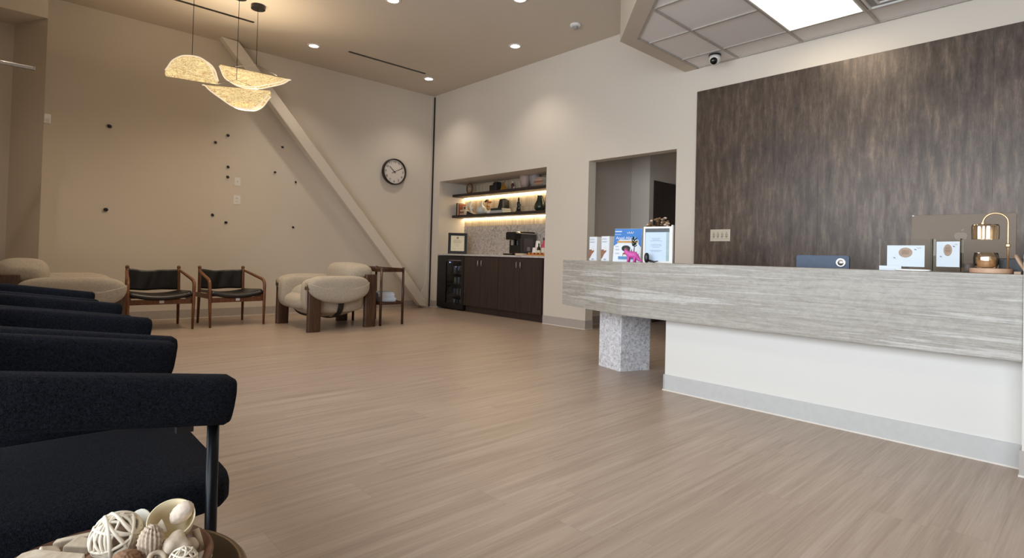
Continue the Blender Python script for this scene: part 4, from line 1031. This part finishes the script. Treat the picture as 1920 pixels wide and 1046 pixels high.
# slate blue screen
t_ = dthing('blue_screen', 'slate blue flat device with a round silver disc behind the desk ledge', 'screen', 3.84, 1.243, -PI/2, z=.7355)
bm = B(); n = 6; R = .014; pts = []
for cx, cz, a0 in ((.155-R, .240-R, 0), (-.155+R, .240-R, 90), (-.155+R, .02+R, 180), (.155-R, .02+R, 270)):
    for k in range(n+1): a = math.radians(a0+90*k/n); pts.append((cx+R*math.cos(a), cz+R*math.sin(a)))
prism(bm, pts, -.010, .010, RX(PI/2)); obj('back_shell', bm, plain('slate_blue', (70, 84, 106), .5), t_, bevel=.003)
obj('silver_disc', lathe(B(), [(0, .004), (.014, .004), (.016, .001), (.022, .001), (.027, .004), (.029, 0), (0, 0)], 32, T(.108, -.0105, .196)@RX(PI/2)), M_steel, t_, smooth=True)
obj('stand', bx(-.06, .06, -.05, .06, 0, .02), M_black, t_)
# large desktop computer
t_ = dthing('desktop_computer', 'large brownish silver all-in-one computer seen from behind on the desk', 'computer', 3.90, .565, -PI/2, z=.7355)
m_al = plain('anodised_beige', (116, 101, 86), .5, .1, var=.02); bm = B()
lean2 = T(0, 0, .12)@RX(math.radians(-6))
pts = []; R = .012
for cx, cz, a0 in ((.230-R, .365-R, 0), (-.230+R, .365-R, 90), (-.230+R, .0+R, 180), (.230-R, 0+R, 270)):
    for k in range(7): a = math.radians(a0+15*k); pts.append((cx+R*math.cos(a), cz+R*math.sin(a)))
prism(bm, pts, -.006, .006, lean2@RX(PI/2)); obj('back_shell', bm, m_al, t_, bevel=.002)
bm = B(); prism(bm, [(-.03, .20), (-.012, .19), (0, .194), (.012, .19), (.03, .20), (.036, .225), (.028, .243), (.012, .249), (0, .245), (-.012, .249), (-.03, .243), (-.037, .225)], -.0005, .0005, lean2@T(.0, -.0066, .063)@Matrix.Scale(.8, 4)@RX(PI/2))
prism(bm, [(.0, .255), (.004, .268), (.018, .274), (.014, .260)], -.0005, .0005, lean2@T(.0, -.0066, .063)@Matrix.Scale(.8, 4)@RX(PI/2)); obj('fruit_emblem', bm, plain('emblem_silver', (140, 126, 112), .5, .0, var=.02), t_)
obj('stand', bx(-.07, .07, -.005, .005, .0, .20, RX(math.radians(0))), m_al, t_, loc=(0, .03, 0)); obj('stand_foot', bx(-.07, .07, -.10, .06, 0, .005), m_al, t_)
obj('corner_highlight', pillow(B(), (-.222, -.004, .362), (.007, .007, .005), 1, 1, 10, 6, None, lean2), M_white, t_)  # white bead put in as the bright highlight on the shell corner
# acrylic stands with cards
def card_stand(lab, x, y, w_, h, cw, ch, cz, rot=-PI/2, dx=0):
    t = dthing('acrylic_card_stand', lab, 'card stand', x, y, rot, 'clear acrylic stands holding printed cards')
    bm = B(); box(bm, -w_/2, w_/2, -.020, -.017, .004, h); box(bm, -w_/2, w_/2, .006, .009, .004, h); box(bm, -w_/2, w_/2, -.020, .045, 0, .0038); box(bm, -w_/2, -w_/2+.003, -.017, .006, .004, h); box(bm, w_/2-.003, w_/2, -.017, .006, .004, h)
    obj('holder', bm, M_acryl, t); 
    bm = B(); box(bm, -w_/2-.0008, -w_/2-.0002, -.020, .009, .004, h); obj('polished_edge', bm, M_white, t)
    obj('card', bx(dx-cw/2, dx+cw/2, -.006, -.005, cz, cz+ch), M_whitep, t)
    bm = lathe(B(), solid(1, 0, .0006), 36, T(dx, -.0062, cz+ch*.66)@RX(PI/2)@Matrix.Diagonal((cw*.185, ch*.235, 1, 1))); obj('oval_badge', bm, plain('badge_brown', (176, 150, 132), .6), t)
    bm = B()
    for k in range(4): lines(bm, dx, cz+ch*(.76-.05*k), cw*.24, 1, .01, ch*.018, -.0076, -.0070)
    obj('badge_text', bm, plain('badge_text_brown', (120, 88, 72), .6), t)
    bm = B()
    for qx, qz in ((-.30, .40), (.26, .80)): prism(bm, [(-.006, .002), (.0, .004), (.007, -.003), (.0, -.002)], -.0004, .0004, T(dx+qx*cw, -.0066, cz+qz*ch)@RX(PI/2))
    lines(bm, dx+.36*cw, cz+ch*.9, cw*.14, 2, .004, .001, -.0068, -.0062); obj('leaf_marks', bm, M_ink, t)
    return t
t_ = card_stand('wide clear acrylic stand with a landscape card and oval brown badge', 3.52, .735, .225, .168, .165, .112, .022, dx=.0)
obj('corner_block', bx(-.112, -.012, -.032, -.0205, 0, .024), plain('pale_block', (206, 214, 222), .3, var=.02), t_)
card_stand('narrow clear acrylic stand with a portrait card, next to the lamp', 3.52, .555, .13, .168, .105, .128, .026, rot=-PI/2-.35)
tag(obj('white_tray', pillow(B(), (0, 0, .005), (.075, .025, .005), .4, .5, 32, 8), M_white, smooth=True, loc=(3.43, .685, DZ), rot=(0, 0, -PI/2)), 'flat white pen-shaped tray in front of the acrylic stands', 'tray')
tag(obj('grey_disc_ornament', lathe(B(), [(0, 0), (.022, 0), (.026, .012), (.026, .040), (.022, .048), (0, .048)], 24), plain('taupe_ceramic', (120, 108, 98), .5), smooth=True, loc=(3.60, .49, DZ)), 'small taupe round pot between the narrow stand and the lamp', 'ornament')
# candle warmer lamp
t_ = dthing('candle_warmer_lamp', 'candle warmer lamp with brass arch, amber glass shade and round wooden base', 'lamp', 3.52, .392, -PI/2)
obj('base', lathe(B(), [(0, 0), (.078, 0), (.080, .003), (.080, .021), (.078, .024), (0, .024)], 48), plain('beech_wood', (196, 158, 130), .45), t_, smooth=False, bevel=.001)
P = [(.062, 0, .024), (.062, 0, .15), (.062, 0, .245)]+[(.0155+.0465*math.cos(PI*k/14), 0, .245+.046*math.sin(PI*k/14)) for k in range(1, 15)]+[(-.031, 0, .235)]
obj('arched_pole', tube(B(), P, .0048, 12), M_brass, t_, smooth=True)
obj('slider_knob', pillow(B(), (.062, 0, .135), (.010, .010, .010), .4, .4, 16, 10), M_brass, t_, smooth=True)
bm = B(); prof = [(.050, .165), (.051, .19), (.051, .228), (.048, .237), (.010, .240), (.010, .237), (.046, .234), (.048, .226), (.048, .19), (.047, .165)]
lathe(bm, prof, 48, T(-.022, 0, 0))
for v in bm.verts:
    dx_, dy_ = v.co.x+.022, v.co.y; r = math.hypot(dx_, dy_)
    if r > .03: a = math.atan2(dy_, dx_); k = 1+.045*math.cos(12*a); v.co.x = -.022+dx_*k; v.co.y = dy_*k
obj('glass_shade', bm, M_amber, t_, smooth=True)
obj('shade_cap', lathe(B(), solid(.012, .238, .246), 20, T(-.031, 0, 0)), M_brass, t_)
t_ = dthing('candle_jar', 'amber glass candle jar on the wooden base of the warmer lamp', 'candle', 3.52, .392+.018, -PI/2, z=DZ+.0245)
obj('jar', lathe(B(), [(0, 0), (.040, 0), (.047, .02), (.049, .05), (.045, .075), (.043, .075), (.046, .05), (.044, .02), (.038, .005), (0, .005)], 40), M_amber, t_, smooth=True)
obj('wax', lathe(B(), solid(.040, .006, .040), 32), plain('candle_wax', (214, 178, 140), .4), t_)
# right end: leaning wooden disc and dark box
t_ = dthing('wooden_disc', 'round wooden disc leaning at the right end of the desk', 'ornament', 3.50, .292, -PI/2)
obj('disc', lathe(B(), [(0, -.006), (.048, -.006), (.052, 0), (.048, .006), (0, .006)], 40, T(.012, .0, .047)@RY(math.radians(64))@RZ(.3)), plain('ash_wood', (188, 160, 134), .5), t_, smooth=True)
obj('stand', bx(-.012, .012, -.03, .03, 0, .012), plain('ash_wood2', (188, 160, 134), .5), t_)
tag(obj('dark_box', bx(-.045, .045, -.03, .03, 0, .075), M_black, loc=(3.64, .327, DZ), rot=(0, 0, -PI/2), bevel=.003), 'small near-black box behind the leaning wooden disc', 'box')

# ------------------------------------------------------------------ brass table and bowl of potpourri
t_ = thing('brass_side_table', 'round bronze-toned metal side table at the bottom left corner', 'side table', (.130, .992, 0))
obj('tabletop', lathe(B(), [(0, .396), (.165, .396), (.178, .400), (.185, .408), (.185, .414), (.180, .420), (.172, .4205), (.165, .417), (0, .416)], 96), M_bronze, t_, smooth=True)
obj('stem', lathe(B(), [(0, .0201), (.018, .0201), (.018, .3955), (0, .3955)], 24), M_bronze, t_, smooth=True)
obj('foot', lathe(B(), [(0, 0), (.14, 0), (.14, .008), (.02, .02), (0, .02)], 48), M_bronze, t_, smooth=True)
BZ = .4168
t_ = thing('wooden_bowl', 'shallow round brown wooden bowl holding potpourri on the bronze table', 'bowl', (.118, .972, BZ))
obj('bowl', lathe(B(), [(0, 0), (.10, 0), (.130, .022), (.142, .044), (.137, .046), (.124, .024), (.098, .006), (0, .005)], 96), grained('bowl_wood', (74, 46, 32), (122, 86, 62), (6, 6, 6), .45), t_, smooth=True)
M_bleach = grained('bleached_wood', (176, 156, 132), (226, 212, 190), (6, 6, 1), .7); M_rattan = plain('pale_rattan', (224, 212, 192), .6, var=.06)
M_pod = plain('dried_pod', (190, 170, 150), .85, var=.2, scale=90); M_dark = plain('dried_brown_pod', (140, 104, 78), .85, var=.2, scale=90)
def P(name, bm, m, lab, cat, loc, group=None, rot=(0, 0, 0), **k):
    o = obj(name, bm, m, loc=loc, rot=rot, **k); return tag(o, lab, cat, group)
def woven(r, n, wd, seed):
    random.seed(seed); bm = B()
    for k in range(n):
        ax = Vector((random.gauss(0, 1), random.gauss(0, 1), random.gauss(0, 1))).normalized(); off = random.uniform(-.55, .55)*r
        u = ax.orthogonal().normalized(); v = ax.cross(u); rr = math.sqrt(r*r-off*off); ph = random.uniform(0, 6)
        lift = 1+.012*(k % 4)
        pts = [(u*math.cos(a)+v*math.sin(a))*rr*lift+ax*(off+.05*r*math.sin(2*a+ph)) for a in [2*PI*j/40 for j in range(40)]]
        tube(bm, pts, wd*random.uniform(.7, 1.3), 6, closed=True)
    return bm
P('rattan_ball', woven(.0315, 27, .0025, 5), M_rattan, 'large woven pale rattan ball in the middle of the bowl', 'rattan ball', (.139, 1.003, .487), smooth=True)
P('dried_core', pillow(B(), (0, 0, 0), (.022, .022, .022), 1, 1, 24, 14, lambda q, p: q*(1+.08*math.sin(p.x*9)*math.cos(p.y*8))), M_pod, 'brown dried core showing through the large rattan ball', 'dried pod', (.139, 1.003, .487), smooth=True)
P('lattice_ball', woven(.018, 15, .0012, 9), M_rattan, 'small open lattice ball at the bottom edge of the picture', 'rattan ball', (.203, .890, .475), smooth=True)
cam_rot = (math.radians(68), 0, -math.radians(42.7)-.5)
P('wood_slice', prism(B(), [(.0165*math.cos(a)*(1+.08*math.sin(3*a)), .019*math.sin(a)) for a in [2*PI*k/18 for k in range(18)]], -.0015, .0015), plain('pale_slice', (232, 228, 216), .6, var=.04), 'pale round wood slice standing up behind the rattan ball', 'wood slice', (.172, 1.022, .491), rot=(math.radians(75), 0, -.75), bevel=.0004)
def shag(q, p): return q*(1+.10*math.sin(math.atan2(p.y, p.x)*17+p.z*3)+.05*math.sin(p.z*23+p.x*9))
P('shaggy_pod', pillow(B(), (0, 0, 0), (.0155, .0155, .022), 1, 1, 72, 28, shag), M_pod, 'shaggy fibrous seed pod right of the rattan ball', 'seed pod', (.174, .951, .488), rot=(-.25, .15, 0), smooth=True)
cupM = Matrix.Identity(4)
P('shell_cup', lathe(B(), [(0, -.026), (.014, -.024), (.024, -.012), (.0285, .004), (.030, .016), (.0285, .0165), (.026, .004), (.021, -.010), (.012, -.020), (0, -.022)], 48, Matrix.Scale(1.08, 4)), plain('pale_shell', (222, 206, 170), .5, var=.05), 'pale shell cup tilted towards the camera holding a seed', 'shell cup', (.207, .980, .492), rot=(math.radians(34), math.radians(-14), 0), smooth=True)
def rough(q, p): return q*(1+.04*math.sin(p.x*14+p.z*6)*math.cos(p.y*13)+.03*math.sin(p.z*30))
P('rough_seed', pillow(B(), (0, 0, 0), (.0135, .0135, .0185), 1, 1, 40, 24, rough), plain('chalky_seed', (214, 196, 178), .85, var=.14, scale=140), 'rough pale egg-shaped seed resting in the shell cup', 'seed', (.219, .976, .508), rot=(.2, .75, 0), smooth=True)
P('wood_curl', prism(B(), [(-.012, 0), (.012, 0), (.0, .018)], -.0008, .0008), M_bleach, 'small triangular wood chip inside the shell cup', 'wood chip', (.190, .977, .487), rot=(math.radians(70), 0, -.6))
def lump(seed, a=.15):
    random.seed(seed); s = [random.uniform(2, 5) for _ in range(6)]
    return lambda q, p: q*(1+a*math.sin(p.x*s[0]+s[1])*math.cos(p.y*s[2]+s[3])+a*.7*math.sin(p.z*s[4]+s[5]))
P('knobbly_pod', pillow(B(), (0, 0, 0), (.021, .018, .018), .9, .9, 36, 20, lump(2, .2)), M_bleach, 'knobbly cream pod in front of the shell cup', 'seed pod', (.203, .944, .472), rot=(.3, .4, 0), smooth=True)
P('round_pod', pillow(B(), (0, 0, 0), (.012, .012, .012), 1, 1, 24, 14, lump(3, .08)), M_bleach, 'small round pod between the knobbly pod and the stalk', 'seed pod', (.226, .953, .464), smooth=True)
bm = tube(B(), [(0, 0, -.018), (.001, 0, 0), (0, .001, .017)], [.006, .005, .0055], 14); tube(bm, [(0, 0, -.018), (-.001, -.003, -.026), (-.001, -.008, -.031)], [.006, .008, .011], 14)
P('dried_stalk', bm, M_bleach, 'short dried stalk with a flared end at the right side of the bowl', 'stalk', (.240, .962, .464), rot=(-.35, 0, .5), smooth=True)
P('brown_fuzzy_pod', pillow(B(), (0, 0, 0), (.017, .015, .013), 1, 1, 48, 20, shag), M_dark, 'brown fuzzy pod below the rattan ball at the picture edge', 'seed pod', (.142, .937, .478), smooth=True)
P('small_wood_ring', tube(B(), [(.010*math.cos(a), .010*math.sin(a), 0) for a in [2*PI*k/24 for k in range(24)]], .0035, 10, closed=True), M_bleach, 'small wooden ring at the bottom between the two balls', 'wood ring', (.178, .926, .472), rot=(.6, .2, 0), smooth=True)
def chunk(n, pts, h, lab, loc, rot):
    P('wood_chunk', prism(B(), pts, -h/2, h/2), M_bleach, lab, 'wood chunk', loc, 'bleached wood chunks in the bowl', rot, bevel=.002)
chunk('a', [(-.04, -.010), (.045, -.016), (.04, .010), (-.025, .017), (-.038, .008)], .024, 'big pale wood chunk at the left rim of the bowl', (.062, .998, .474), (.15, .1, -.55))
chunk('b', [(-.018, -.008), (.016, -.010), (.020, .004), (-.004, .012)], .016, 'angular wood chunk lying between the left rim and the rattan ball', (.100, 1.054, .466), (.4, .2, -.3))
chunk('c', [(-.035, -.004), (.035, -.005), (.03, .004), (-.03, .005)], .012, 'long bark strip lying along the far left rim of the bowl', (.106, 1.086, .462), (.2, 0, -.1))
chunk('d', [(-.014, -.009), (.012, -.010), (.014, .008), (-.008, .011)], .014, 'small rounded wood chunk near the far left rim of the bowl', (.064, 1.060, .464), (.2, .3, .4))
for k, (x, y) in enumerate(((.10, .93), (.06, .95), (.16, .90), (.125, 1.04), (.20, 1.02), (.09, .98))):
    P('filler_pod', pillow(B(), (0, 0, 0), (.022, .02, .016), .9, .9, 24, 12, lump(20+k, .15)), (M_dark, M_pod, M_bleach)[k % 3], 'dried pod underneath the rattan ball and chunks', 'seed pod', (x, y, .442), 'pods under the top layer of the bowl', smooth=True)
